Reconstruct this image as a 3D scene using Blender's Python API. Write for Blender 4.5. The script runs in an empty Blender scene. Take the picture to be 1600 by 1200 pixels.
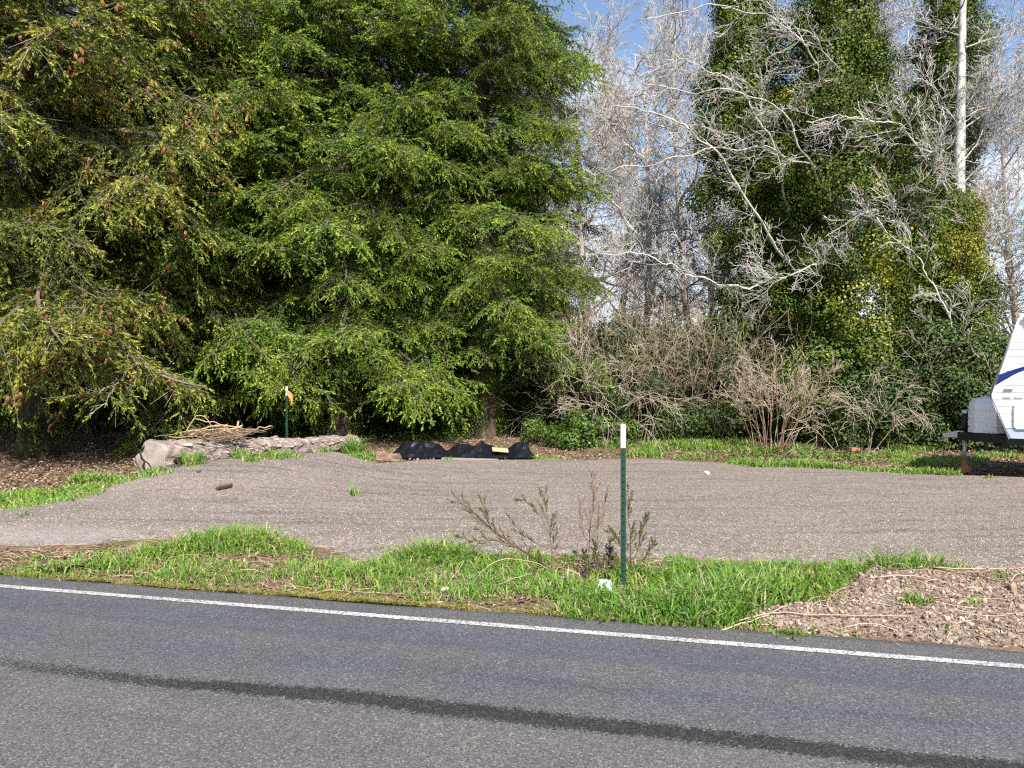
import bpy, math, random
import numpy as np
from mathutils import Vector, Matrix, Euler

scene = bpy.context.scene
COL = scene.collection
R = math.radians
SUN_AZ, SUN_EL = R(14), R(46)          # sun stands behind the camera, a little to the right
SUN = Vector((math.sin(SUN_AZ) * math.cos(SUN_EL), -math.cos(SUN_AZ) * math.cos(SUN_EL), math.sin(SUN_EL)))
CAMH = 1.7

# ------------------------------------------------------------------ camera, sky, sun, exposure
cam = bpy.data.objects.new('camera', bpy.data.cameras.new('camera'))
COL.objects.link(cam)
cam.location = (0, 0, CAMH)
cam.rotation_euler = (R(90), 0, 0)
cam.data.sensor_width = 36
cam.data.lens = 27
cam.data.shift_y = -10 / 1600
cam.data.clip_start = 0.05
cam.data.clip_end = 3000
scene.camera = cam

world = bpy.data.worlds.new('World')
scene.world = world
world.use_nodes = True
wn, wl = world.node_tree.nodes, world.node_tree.links
wn.clear()
w_out = wn.new('ShaderNodeOutputWorld')
w_bg = wn.new('ShaderNodeBackground')
w_bg.inputs['Strength'].default_value = 0.105
sky = wn.new('ShaderNodeTexSky')
sky.sky_type = 'NISHITA'
sky.sun_disc = False
sky.sun_elevation = SUN_EL
sky.sun_rotation = math.pi - SUN_AZ
sky.air_density = 1.0
sky.dust_density = 0.6
sky.ozone_density = 1.6
tc = wn.new('ShaderNodeTexCoord')
sep = wn.new('ShaderNodeSeparateXYZ')
wl.new(tc.outputs['Generated'], sep.inputs[0])
zc = wn.new('ShaderNodeMath'); zc.operation = 'MAXIMUM'; zc.inputs[1].default_value = 0.0
wl.new(sep.outputs['Z'], zc.inputs[0])
za = wn.new('ShaderNodeMath'); za.operation = 'ADD'; za.inputs[1].default_value = 0.22
wl.new(zc.outputs[0], za.inputs[0])
dv = wn.new('ShaderNodeVectorMath'); dv.operation = 'DIVIDE'
cmb = wn.new('ShaderNodeCombineXYZ')
for i in range(3):
    wl.new(za.outputs[0], cmb.inputs[i])
wl.new(tc.outputs['Generated'], dv.inputs[0]); wl.new(cmb.outputs[0], dv.inputs[1])
cn = wn.new('ShaderNodeTexNoise')
cn.inputs['Scale'].default_value = 1.9
cn.inputs['Detail'].default_value = 7
cn.inputs['Roughness'].default_value = 0.55
wl.new(dv.outputs[0], cn.inputs['Vector'])
cr = wn.new('ShaderNodeValToRGB')
cr.color_ramp.elements[0].position = 0.47
cr.color_ramp.elements[1].position = 0.62
cb = wn.new('ShaderNodeMapRange'); cb.inputs[1].default_value = 0.0; cb.inputs[2].default_value = 0.55; cb.inputs[3].default_value = 0.13; cb.inputs[4].default_value = -0.14
wl.new(sep.outputs['Z'], cb.inputs[0])
ca = wn.new('ShaderNodeMath'); ca.operation = 'ADD'
wl.new(cn.outputs['Fac'], ca.inputs[0]); wl.new(cb.outputs[0], ca.inputs[1])
wl.new(ca.outputs[0], cr.inputs[0])
wmx = wn.new('ShaderNodeMix'); wmx.data_type = 'RGBA'
wmx.inputs[7].default_value = (5.4, 5.8, 6.9, 1)
wl.new(cr.outputs[0], wmx.inputs[0]); wl.new(sky.outputs[0], wmx.inputs[6])
wl.new(wmx.outputs[2], w_bg.inputs['Color'])
wl.new(w_bg.outputs[0], w_out.inputs[0])

sun_l = bpy.data.lights.new('sun', 'SUN')
sun_l.energy = 5.0
sun_l.angle = R(0.53)
sun_l.color = (1.0, 0.95, 0.88)
sun = bpy.data.objects.new('sun', sun_l)
COL.objects.link(sun)
sun.rotation_euler = SUN.to_track_quat('Z', 'Y').to_euler()
sun.location = SUN * 60

scene.view_settings.view_transform = 'Standard'
scene.view_settings.look = 'None'
scene.view_settings.gamma = 1.0
scene.view_settings.use_curve_mapping = False
scene.view_settings.exposure = 1.0
scene.render.engine = 'CYCLES'
cy = scene.cycles
cy.max_bounces = 4
cy.diffuse_bounces = 2
cy.glossy_bounces = 2
cy.transmission_bounces = 3
cy.transparent_max_bounces = 6
cy.use_denoising = False
cy.debug_use_spatial_splits = True
cy.use_adaptive_sampling = True
cy.adaptive_threshold = 0.045
cy.adaptive_min_samples = 56
cy.caustics_reflective = False
cy.caustics_refractive = False
cy.filter_width = 1.2
cy.sample_clamp_indirect = 6.0

# ------------------------------------------------------------------ small tools
F = 1200.0
def P(px, py, d):
    return np.array([(px - 800) / F * d, d, CAMH - (py - 590) / F * d])
def G(px, py, z=0.0):
    d = F * (CAMH - z) / (py - 590)
    return np.array([(px - 800) / F * d, d, z])
# road frame: u along the road (to the right), s across it, away from the camera
UX, UY = 0.971, -0.2387
def S_of(x, y): return 0.2387 * x + 0.971 * y
def RS(u, s): return (UX * u + 0.2387 * s, UY * u + 0.971 * s)

def vnoise(x, y, seed=0):
    """smooth 2-D value noise in 0..1 (arrays)"""
    x = np.asarray(x, float); y = np.asarray(y, float)
    xi = np.floor(x).astype(np.int64); yi = np.floor(y).astype(np.int64)
    fx = x - xi; fy = y - yi
    fx = fx * fx * (3 - 2 * fx); fy = fy * fy * (3 - 2 * fy)
    def h(a, b):
        n = (a * 374761393 + b * 668265263 + seed * 974711) & 0x7fffffff
        n = ((n ^ (n >> 13)) * 1274126177) & 0x7fffffff
        return ((n ^ (n >> 16)) & 0xffff) / 65535.0
    a = h(xi, yi); b = h(xi + 1, yi); c = h(xi, yi + 1); d = h(xi + 1, yi + 1)
    return (a * (1 - fx) + b * fx) * (1 - fy) + (c * (1 - fx) + d * fx) * fy
def fbm(x, y, seed=0, o=3):
    v = 0; a = 0.5; t = 0
    for i in range(o):
        v = v + a * vnoise(np.asarray(x) * 2 ** i, np.asarray(y) * 2 ** i, seed + i * 17); t += a; a *= 0.5
    return v / t

def unit(a):
    return a / np.maximum(np.linalg.norm(a, axis=-1, keepdims=True), 1e-9)

class MB:
    def __init__(self):
        self.V = []; self.Fc = []; self.T = []; self.n = 0
    def add(self, v, f, mi=0, tint=0.5):
        v = np.asarray(v, np.float32).reshape(-1, 3)
        f = np.asarray(f, np.int64)
        t = np.broadcast_to(np.asarray(tint, np.float32), (len(v),))
        self.V.append(v); self.T.append(t); self.Fc.append((f + self.n, mi)); self.n += len(v)
    def mesh(self, name, mats, smooth=False):
        me = bpy.data.meshes.new(name)
        V = np.concatenate(self.V); T = np.concatenate(self.T)
        me.vertices.add(len(V)); me.vertices.foreach_set('co', V.ravel())
        tot = []; lv = []; mi = []
        for f, m in self.Fc:
            tot.append(np.full(len(f), f.shape[1])); lv.append(f.ravel()); mi.append(np.full(len(f), m))
        tot = np.concatenate(tot); lv = np.concatenate(lv); mi = np.concatenate(mi)
        st = np.concatenate([[0], np.cumsum(tot)[:-1]])
        me.loops.add(len(lv)); me.loops.foreach_set('vertex_index', lv.astype(np.int32))
        me.polygons.add(len(tot)); me.polygons.foreach_set('loop_start', st.astype(np.int32))
        me.polygons.foreach_set('material_index', mi.astype(np.int32))
        me.polygons.foreach_set('use_smooth', np.full(len(tot), smooth))
        a = me.attributes.new('tint', 'FLOAT', 'POINT'); a.data.foreach_set('value', T)
        for m in (mats if isinstance(mats, (list, tuple)) else [mats]):
            me.materials.append(m)
        me.update(calc_edges=True)
        return me

def tag(o, label=None, cat=None, group=None, kind=None):
    if label: o['label'] = label
    if cat: o['category'] = cat
    if group: o['group'] = group
    if kind: o['kind'] = kind
    return o
def obj(name, me, parent=None, loc=(0, 0, 0), rot=(0, 0, 0), scale=(1, 1, 1)):
    o = bpy.data.objects.new(name, me)
    COL.objects.link(o)
    o.parent = parent
    o.location = loc; o.rotation_euler = rot; o.scale = scale
    return o
def empty(name, label, cat, loc=(0, 0, 0), rotz=0, group=None):
    o = obj(name, None, None, loc, (0, 0, rotz))
    o.empty_display_size = 0.2
    return tag(o, label, cat, group)

def tubes(mb, Pn, Rn, sides=3, mi=0, tint=0.5, cap=False):
    """batch of tubes: Pn (B,N,3), Rn (B,N)"""
    Pn = np.asarray(Pn, float); Rn = np.asarray(Rn, float)
    B, N, _ = Pn.shape
    T = unit(np.gradient(Pn, axis=1))
    mt = unit(T.mean(axis=1))
    ref = np.where(np.abs(mt[:, 2:3]) < 0.8, np.array([[0, 0, 1.0]]), np.array([[1.0, 0, 0]]))[:, None, :]
    A = unit(np.cross(T, np.broadcast_to(ref, T.shape))); Bv = np.cross(T, A)
    ang = np.arange(sides) / sides * 2 * np.pi
    ring = A[:, :, None, :] * np.cos(ang)[None, None, :, None] + Bv[:, :, None, :] * np.sin(ang)[None, None, :, None]
    V = Pn[:, :, None, :] + ring * Rn[:, :, None, None]
    idx = np.arange(B * N * sides).reshape(B, N, sides)
    a = idx[:, :-1, :]; b = np.roll(a, -1, axis=2); c = idx[:, 1:, :]; d = np.roll(c, -1, axis=2)
    fc = np.stack([a, b, d, c], -1).reshape(-1, 4)
    t = np.asarray(tint, float)
    if t.ndim == 1: t = np.repeat(t, N * sides)
    elif t.ndim == 2: t = np.repeat(t.ravel(), sides)
    n0 = mb.n
    mb.add(V.reshape(-1, 3), fc, mi, t)
    if cap:
        for k in range(B):
            mb.Fc.append((n0 + idx[k, 0][::-1][None, :], mi)); mb.Fc.append((n0 + idx[k, -1][None, :], mi))
def tube(mb, pts, r, sides=8, mi=0, tint=0.5, cap=True):
    pts = np.asarray(pts, float)
    r = np.broadcast_to(np.asarray(r, float), (len(pts),))
    tubes(mb, pts[None], r[None], sides, mi, tint, cap)
def polys(mb, lines, sides, mi=0):
    """lines: list of (pts, radii, tint) -> batched tubes"""
    by = {}
    for p, r, t in lines: by.setdefault(len(p), []).append((p, r, t))
    for n, L in by.items():
        tubes(mb, np.array([l[0] for l in L]), np.array([l[1] for l in L]), sides, mi, np.array([l[2] for l in L]))
def box(mb, lo, hi, mi=0, tint=0.5, bevel=0.0):
    lo = np.array(lo, float); hi = np.array(hi, float)
    if bevel <= 0:
        v = [[(lo, hi)[(i >> k) & 1][k] for k in range(3)] for i in range(8)]
        mb.add(v, [[0, 2, 3, 1], [4, 5, 7, 6], [0, 1, 5, 4], [2, 6, 7, 3], [0, 4, 6, 2], [1, 3, 7, 5]], mi, tint); return
    b = bevel; v = []; ix = {}
    for i in range(8):
        s = [(i >> k) & 1 for k in range(3)]
        for ax in range(3):
            p = [(lo[k] + b, hi[k] - b)[s[k]] for k in range(3)]; p[ax] = (lo[ax], hi[ax])[s[ax]]
            ix[(i, ax)] = len(v); v.append(p)
    f4 = []; f3 = []
    for ax in range(3):
        o1, o2 = [k for k in range(3) if k != ax]
        for s in (0, 1):
            c = [(s << ax) | (a << o1) | (bb << o2) for a, bb in ((0, 0), (1, 0), (1, 1), (0, 1))]
            q = [ix[(k, ax)] for k in c]
            if (s == 0) ^ (ax == 1): q = q[::-1]
            f4.append(q)
        for a in (0, 1):
            for bb in (0, 1):
                i0 = (a << o1) | (bb << o2); i1 = i0 | (1 << ax)
                f4.append([ix[(i0, o1)], ix[(i1, o1)], ix[(i1, o2)], ix[(i0, o2)]])
    for i in range(8): f3.append([ix[(i, 0)], ix[(i, 1)], ix[(i, 2)]])
    n0 = mb.n
    mb.add(v, f4, mi, tint)
    mb.Fc.append((np.array(f3) + n0, mi))
def prism(mb, poly, y0, y1, mi=0, tint=0.5):
    """poly in (x,z), extruded from y0 to y1"""
    n = len(poly)
    v = [(x, y0, z) for x, z in poly] + [(x, y1, z) for x, z in poly]
    n0 = mb.n
    mb.add(v, [[i, (i + 1) % n, n + (i + 1) % n, n + i] for i in range(n)], mi, tint)
    mb.Fc.append((np.array([list(range(n))[::-1]]) + n0, mi)); mb.Fc.append((np.array([list(range(n, 2 * n))]) + n0, mi))

# ------------------------------------------------------------------ materials
def newmat(name):
    m = bpy.data.materials.new(name); m.use_nodes = True
    nt = m.node_tree; b = nt.nodes['Principled BSDF']
    return m, nt.nodes, nt.links, b
def ramp(n, stops):
    r = n.new('ShaderNodeValToRGB'); e = r.color_ramp.elements
    while len(e) < len(stops): e.new(0.5)
    for i, (p, c) in enumerate(stops):
        e[i].position = p; e[i].color = (c[0], c[1], c[2], 1)
    return r
def noise(n, l, scale, detail=4, rough=0.6, vec=None, out='Fac'):
    t = n.new('ShaderNodeTexNoise'); t.inputs['Scale'].default_value = scale
    t.inputs['Detail'].default_value = detail; t.inputs['Roughness'].default_value = rough
    if vec is not None: l.new(vec, t.inputs['Vector'])
    return t.outputs[out]
def voro(n, l, scale, vec=None, feature='F1', out='Color'):
    t = n.new('ShaderNodeTexVoronoi'); t.inputs['Scale'].default_value = scale; t.feature = feature
    if vec is not None: l.new(vec, t.inputs['Vector'])
    return t.outputs[out]
def mix(n, l, fac, a, b, mode='MIX'):
    m = n.new('ShaderNodeMix'); m.data_type = 'RGBA'; m.blend_type = mode
    for sock, v in ((0, fac), (6, a), (7, b)):
        if hasattr(v, 'is_linked'): l.new(v, m.inputs[sock])
        elif isinstance(v, (int, float)): m.inputs[sock].default_value = v if sock == 0 else (v, v, v, 1)
        else: m.inputs[sock].default_value = (v[0], v[1], v[2], 1)
    return m.outputs[2]
def math_(n, l, op, a, b=0.0, clamp=False):
    m = n.new('ShaderNodeMath'); m.operation = op; m.use_clamp = clamp
    for i, v in enumerate((a, b)):
        if hasattr(v, 'is_linked'): l.new(v, m.inputs[i])
        else: m.inputs[i].default_value = v
    return m.outputs[0]
def bump(n, l, b, h, dist=0.01, strength=0.6):
    x = n.new('ShaderNodeBump'); x.inputs['Strength'].default_value = strength; x.inputs['Distance'].default_value = dist
    l.new(h, x.inputs['Height']); l.new(x.outputs[0], b.inputs['Normal'])
def pos(n):
    return n.new('ShaderNodeNewGeometry').outputs['Position']
def objc(n):
    return n.new('ShaderNodeTexCoord').outputs['Object']
def attr(n, name='tint'):
    a = n.new('ShaderNodeAttribute'); a.attribute_name = name
    return a.outputs['Fac']

def leafmat(name, stops, rough=0.55, transl=0.3, var=0.35, spec=0.35, patch=None):
    """stops: colour over the tint attribute; each object a little different"""
    m, n, l, b = newmat(name)
    r = ramp(n, stops); l.new(attr(n), r.inputs[0])
    oi = n.new('ShaderNodeObjectInfo').outputs['Random']
    k = math_(n, l, 'MULTIPLY_ADD', oi, var); n[-1].inputs[2].default_value = 1 - var / 2
    c = mix(n, l, 1.0, r.outputs[0], k, 'MULTIPLY')
    nz = noise(n, l, 0.9, 2, 0.5, pos(n))
    c2 = mix(n, l, 1.0, c, (1.18, 1.02, 0.75), 'MULTIPLY')
    rr = n.new('ShaderNodeMapRange'); rr.inputs[1].default_value = 0.42; rr.inputs[2].default_value = 0.68
    l.new(nz, rr.inputs[0])
    c = mix(n, l, math_(n, l, 'MULTIPLY', rr.outputs[0], 0.55), c, c2)
    l.new(c, b.inputs['Base Color'])
    b.inputs['Roughness'].default_value = rough
    b.inputs['Specular IOR Level'].default_value = spec
    if transl > 0:
        tr = n.new('ShaderNodeBsdfTranslucent'); l.new(c, tr.inputs[0])
        ms = n.new('ShaderNodeMixShader'); ms.inputs[0].default_value = transl
        l.new(b.outputs[0], ms.inputs[1]); l.new(tr.outputs[0], ms.inputs[2])
        l.new(ms.outputs[0], n['Material Output'].inputs[0])
    return m
def barkmat(name, stops, scale=9, stretch=(1, 1, 0.3), bumpd=0.03, rough=0.9):
    m, n, l, b = newmat(name)
    mp = n.new('ShaderNodeMapping'); mp.inputs['Scale'].default_value = stretch
    l.new(objc(n), mp.inputs[0])
    f = noise(n, l, scale, 6, 0.65, mp.outputs[0])
    r = ramp(n, stops); l.new(f, r.inputs[0])
    l.new(r.outputs[0], b.inputs['Base Color'])
    b.inputs['Roughness'].default_value = rough; b.inputs['Specular IOR Level'].default_value = 0.15
    bump(n, l, b, f, bumpd, 0.9)
    return m
def plain(name, c, rough=0.6, spec=0.4, var=0.15, scale=12, metal=0.0, bumpd=0.0):
    m, n, l, b = newmat(name)
    f = noise(n, l, scale, 5, 0.6, objc(n))
    k = n.new('ShaderNodeMapRange'); k.inputs[3].default_value = 1 - var; k.inputs[4].default_value = 1 + var
    l.new(f, k.inputs[0])
    l.new(mix(n, l, 1.0, c, k.outputs[0], 'MULTIPLY'), b.inputs['Base Color'])
    b.inputs['Roughness'].default_value = rough; b.inputs['Specular IOR Level'].default_value = spec
    b.inputs['Metallic'].default_value = metal
    if bumpd: bump(n, l, b, f, bumpd, 0.7)
    return m
def tintmat(name, stops, rough=0.85, spec=0.15, scale=30):
    m, n, l, b = newmat(name)
    r = ramp(n, stops); l.new(attr(n), r.inputs[0])
    f = noise(n, l, scale, 3, 0.6, pos(n))
    k = n.new('ShaderNodeMapRange'); k.inputs[3].default_value = 0.65; k.inputs[4].default_value = 1.35
    l.new(f, k.inputs[0])
    l.new(mix(n, l, 1.0, r.outputs[0], k.outputs[0], 'MULTIPLY'), b.inputs['Base Color'])
    b.inputs['Roughness'].default_value = rough; b.inputs['Specular IOR Level'].default_value = spec
    return m

M = {}
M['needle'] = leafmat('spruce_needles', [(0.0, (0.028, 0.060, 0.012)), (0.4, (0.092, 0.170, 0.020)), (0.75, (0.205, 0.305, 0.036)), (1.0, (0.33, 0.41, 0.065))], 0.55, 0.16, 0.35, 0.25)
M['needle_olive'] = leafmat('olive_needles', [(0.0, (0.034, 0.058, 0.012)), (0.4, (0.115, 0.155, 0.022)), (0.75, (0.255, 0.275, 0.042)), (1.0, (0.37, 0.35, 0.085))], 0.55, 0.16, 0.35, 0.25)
M['needle_dark'] = leafmat('dark_needles', [(0.0, (0.018, 0.034, 0.012)), (0.5, (0.038, 0.064, 0.018)), (1.0, (0.075, 0.100, 0.028))], 0.55, 0.2)  # darker copy of the spruce needles; second-row shade put into the colour
M['twigbark'] = tintmat('conifer_twig_bark', [(0.0, (0.055, 0.042, 0.030)), (0.6, (0.16, 0.125, 0.085)), (1.0, (0.36, 0.33, 0.28))])
M['cone'] = tintmat('reddish_cones', [(0.0, (0.16, 0.06, 0.025)), (1.0, (0.34, 0.15, 0.065))])
M['bark'] = barkmat('conifer_bark', [(0.3, (0.030, 0.022, 0.016)), (0.55, (0.085, 0.058, 0.042)), (0.75, (0.16, 0.125, 0.095))])
M['alderbark'] = barkmat('pale_alder_bark', [(0.34, (0.10, 0.09, 0.08)), (0.46, (0.42, 0.40, 0.37)), (0.7, (0.68, 0.66, 0.62))], 7, (1, 1, 0.8), 0.01)
M['limb'] = tintmat('lichen_limbs', [(0.0, (0.055, 0.045, 0.04)), (0.4, (0.30, 0.27, 0.225)), (1.0, (0.54, 0.52, 0.455))], scale=11)
M['twig'] = tintmat('bare_twigs', [(0.0, (0.20, 0.155, 0.14)), (0.4, (0.37, 0.34, 0.31)), (1.0, (0.60, 0.58, 0.54))], scale=5)
M['cane'] = tintmat('bramble_canes', [(0.0, (0.17, 0.08, 0.05)), (0.45, (0.29, 0.222, 0.155)), (1.0, (0.48, 0.42, 0.325))], scale=6)
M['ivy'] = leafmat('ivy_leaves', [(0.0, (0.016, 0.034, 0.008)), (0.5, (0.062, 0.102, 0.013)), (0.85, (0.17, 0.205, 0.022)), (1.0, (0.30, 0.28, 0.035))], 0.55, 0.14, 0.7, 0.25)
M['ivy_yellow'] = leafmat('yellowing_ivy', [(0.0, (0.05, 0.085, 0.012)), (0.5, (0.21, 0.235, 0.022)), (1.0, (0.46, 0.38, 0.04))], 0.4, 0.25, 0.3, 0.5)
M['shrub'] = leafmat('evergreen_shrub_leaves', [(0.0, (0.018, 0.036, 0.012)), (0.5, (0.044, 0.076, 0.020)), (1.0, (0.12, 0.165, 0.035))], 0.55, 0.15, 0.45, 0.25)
M['herb'] = leafmat('bramble_leaves', [(0.0, (0.03, 0.065, 0.014)), (0.6, (0.085, 0.16, 0.025)), (1.0, (0.20, 0.25, 0.05))], 0.5, 0.25, 0.4)
M['grass'] = leafmat('grass_blades', [(0.0, (0.045, 0.120, 0.018)), (0.55, (0.155, 0.305, 0.045)), (0.85, (0.28, 0.39, 0.08)), (0.93, (0.40, 0.34, 0.19)), (1.0, (0.48, 0.42, 0.28))], 0.5, 0.35, 0.0, 0.3)
M['moss'] = leafmat('roadside_moss', [(0.0, (0.13, 0.125, 0.03)), (0.6, (0.27, 0.25, 0.07)), (1.0, (0.40, 0.34, 0.17))], 0.8, 0.3, 0.0, 0.1)
M['litter'] = tintmat('leaf_litter', [(0.0, (0.075, 0.042, 0.028)), (0.5, (0.20, 0.125, 0.080)), (1.0, (0.36, 0.265, 0.185))])
M['stones'] = tintmat('crushed_rock', [(0.0, (0.11, 0.085, 0.07)), (0.5, (0.23, 0.168, 0.125)), (0.85, (0.33, 0.235, 0.165)), (1.0, (0.44, 0.39, 0.34))], 0.9, 0.2, 25)
M['pebble'] = tintmat('pea_gravel', [(0.0, (0.10, 0.085, 0.072)), (0.5, (0.22, 0.185, 0.157)), (0.85, (0.30, 0.255, 0.20)), (1.0, (0.50, 0.45, 0.37))], 0.8, 0.25, 60)
M['broom'] = leafmat('broom_leaves', [(0.0, (0.03, 0.055, 0.015)), (0.6, (0.075, 0.12, 0.03)), (1.0, (0.15, 0.19, 0.06))], 0.5, 0.2, 0.2)
M['stem'] = tintmat('weed_stems', [(0.0, (0.045, 0.032, 0.022)), (0.5, (0.20, 0.125, 0.075)), (1.0, (0.48, 0.39, 0.27))], scale=20)

# asphalt: chip seal with polished wheel paths, their bluish sky sheen painted in, and a rough dark seam
m, n, l, b = newmat('chip_seal_asphalt')
p = pos(n)
mp = n.new('ShaderNodeMapping'); mp.vector_type = 'TEXTURE'
mp.inputs['Rotation'].default_value = (0, 0, math.atan2(UY, UX)); l.new(p, mp.inputs[0])
sx = n.new('ShaderNodeSeparateXYZ'); l.new(mp.outputs[0], sx.inputs[0])
wob = noise(n, l, 0.55, 3, 0.5, p)
sy = math_(n, l, 'ADD', sx.outputs['Y'], math_(n, l, 'MULTIPLY', math_(n, l, 'SUBTRACT', wob, 0.5), 0.28))
sy = math_(n, l, 'ADD', sy, math_(n, l, 'MULTIPLY', math_(n, l, 'SUBTRACT', noise(n, l, 14, 5, 0.75, p), 0.5), 0.10))
v1 = voro(n, l, 135, p); v2 = voro(n, l, 62, p)
gr = ramp(n, [(0.0, (0.050, 0.049, 0.050)), (0.5, (0.092, 0.089, 0.089)), (0.9, (0.126, 0.122, 0.119)), (1.0, (0.22, 0.213, 0.203))])
sp = n.new('ShaderNodeSeparateColor'); l.new(v1, sp.inputs[0]); l.new(sp.outputs[0], gr.inputs[0])
patchy = noise(n, l, 1.3, 4, 0.6, p)
pk = n.new('ShaderNodeMapRange'); pk.inputs[3].default_value = 0.82; pk.inputs[4].default_value = 1.18; l.new(patchy, pk.inputs[0])
c = mix(n, l, 1.0, gr.outputs[0], pk.outputs[0], 'MULTIPLY')
stp = n.new('ShaderNodeMapping'); stp.inputs['Scale'].default_value = (0.25, 2.2, 1); l.new(mp.outputs[0], stp.inputs[0])
streak = noise(n, l, 2.0, 4, 0.6, stp.outputs[0])
def band(center, half, soft):
    d_ = math_(n, l, 'ABSOLUTE', math_(n, l, 'SUBTRACT', sy, center))
    mr = n.new('ShaderNodeMapRange'); mr.inputs[1].default_value = half + soft; mr.inputs[2].default_value = max(half - soft, 0.0)
    l.new(d_, mr.inputs[0]); return mr.outputs[0]
wp = math_(n, l, 'MAXIMUM', band(4.80, 0.14, 0.16), math_(n, l, 'MULTIPLY', band(4.18, 0.16, 0.22), 0.8))
wp = math_(n, l, 'MULTIPLY', wp, math_(n, l, 'MULTIPLY_ADD', streak, 1.1), True)
c = mix(n, l, math_(n, l, 'MULTIPLY', wp, 1.0), c, mix(n, l, 1.0, c, (0.82, 0.87, 1.00), 'MULTIPLY'))  # sky reflection on the polished paths painted as a bluish tint
tar = math_(n, l, 'MULTIPLY', band(4.62, 0.03, 0.08), math_(n, l, 'MULTIPLY', streak, 1.0), True)
c = mix(n, l, math_(n, l, 'MULTIPLY', tar, 0.6), c, (0.050, 0.055, 0.078))
fade = n.new('ShaderNodeMapRange'); fade.inputs[1].default_value = -4.0; fade.inputs[2].default_value = -2.0; fade.inputs[3].default_value = 0.45
l.new(sx.outputs['X'], fade.inputs[0])
sm = math_(n, l, 'MULTIPLY', band(3.72, 0.082, 0.05), fade.outputs[0])
sm = math_(n, l, 'GREATER_THAN', math_(n, l, 'ADD', sm, math_(n, l, 'MULTIPLY', sp.outputs[1], 0.55)), 0.80)
sm = math_(n, l, 'MULTIPLY', sm, math_(n, l, 'MULTIPLY_ADD', math_(n, l, 'GREATER_THAN', sp.outputs[2], 0.34), 0.75)); n[-1].inputs[2].default_value = 0.0
c = mix(n, l, math_(n, l, 'MULTIPLY', sm, 1.25, True), c, mix(n, l, 0.80, c, (0.008, 0.008, 0.009)))
far = band(2.9, 0.75, 0.1)
c = mix(n, l, math_(n, l, 'MULTIPLY', far, 0.75), c, mix(n, l, 1.0, c, (1.14, 1.10, 1.05), 'MULTIPLY'))
oil = ramp(n, [(0.60, (1, 1, 1)), (0.74, (0.78, 0.78, 0.80))]); l.new(noise(n, l, 1.7, 3, 0.55, stp.outputs[0]), oil.inputs[0])
c = mix(n, l, 0.8, c, mix(n, l, 1.0, c, oil.outputs[0], 'MULTIPLY'))
l.new(c, b.inputs['Base Color'])
b.inputs['Roughness'].default_value = 0.75; b.inputs['Specular IOR Level'].default_value = 0.15
bump(n, l, b, math_(n, l, 'ADD', sp.outputs[2], math_(n, l, 'MULTIPLY', wp, -0.35)), 0.004, 0.6)
M['asphalt'] = m
# worn white paint
m, n, l, b = newmat('worn_white_paint')
p = pos(n); sp = n.new('ShaderNodeSeparateColor'); l.new(voro(n, l, 105, p), sp.inputs[0])
wear = math_(n, l, 'ADD', math_(n, l, 'MULTIPLY', noise(n, l, 2.5, 4, 0.6, p), 0.5), math_(n, l, 'MULTIPLY', sp.outputs[0], 0.42))
r = ramp(n, [(0.26, (0.52, 0.51, 0.51)), (0.48, (0.42, 0.41, 0.41)), (0.57, (0.15, 0.148, 0.145))]); l.new(wear, r.inputs[0])
l.new(r.outputs[0], b.inputs['Base Color']); b.inputs['Roughness'].default_value = 0.6
bump(n, l, b, sp.outputs[2], 0.004, 0.6)
M['paint'] = m
# gravel
def gravelmat(name, stops, s1, s2, dust=0.0, rut=0.0):
    m, n, l, b = newmat(name)
    p = pos(n)
    v = voro(n, l, s1, p); spv = n.new('ShaderNodeSeparateColor'); l.new(v, spv.inputs[0])
    dd = voro(n, l, s1, p, 'F1', 'Distance')
    r = ramp(n, stops); l.new(spv.outputs[0], r.inputs[0])
    v2 = voro(n, l, s2, p); sp2 = n.new('ShaderNodeSeparateColor'); l.new(v2, sp2.inputs[0])
    r2 = ramp(n, stops); l.new(sp2.outputs[1], r2.inputs[0])
    c = mix(n, l, 0.35, r.outputs[0], r2.outputs[0])
    big = noise(n, l, 0.8, 5, 0.6, p)
    k = n.new('ShaderNodeMapRange'); k.inputs[3].default_value = 0.78; k.inputs[4].default_value = 1.2; l.new(big, k.inputs[0])
    c = mix(n, l, 1.0, c, k.outputs[0], 'MULTIPLY')
    if rut:
        mp = n.new('ShaderNodeMapping'); mp.inputs['Scale'].default_value = (0.22, 2.6, 1); mp.inputs['Rotation'].default_value = (0, 0, 0.05); l.new(p, mp.inputs[0])
        st = noise(n, l, 2.0, 4, 0.65, mp.outputs[0])
        k2 = ramp(n, [(0.36, (0.74, 0.72, 0.71)), (0.46, (0.97, 0.96, 0.96)), (0.72, (1.10, 1.08, 1.05))]); l.new(st, k2.inputs[0])
        c = mix(n, l, rut, c, mix(n, l, 1.0, c, k2.outputs[0], 'MULTIPLY'))
    l.new(c, b.inputs['Base Color']); b.inputs['Roughness'].default_value = 0.85; b.inputs['Specular IOR Level'].default_value = 0.2
    bump(n, l, b, math_(n, l, 'SUBTRACT', 1.0, math_(n, l, 'MULTIPLY', dd, 1.0)), 0.012, 0.8)
    return m, n, l, b
m, n, l, b = gravelmat('lot_gravel', [(0.0, (0.080, 0.068, 0.062)), (0.35, (0.168, 0.142, 0.127)), (0.75, (0.240, 0.202, 0.178)), (0.93, (0.33, 0.28, 0.23)), (1.0, (0.55, 0.49, 0.41))], 80, 42, rut=1.0)
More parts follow.
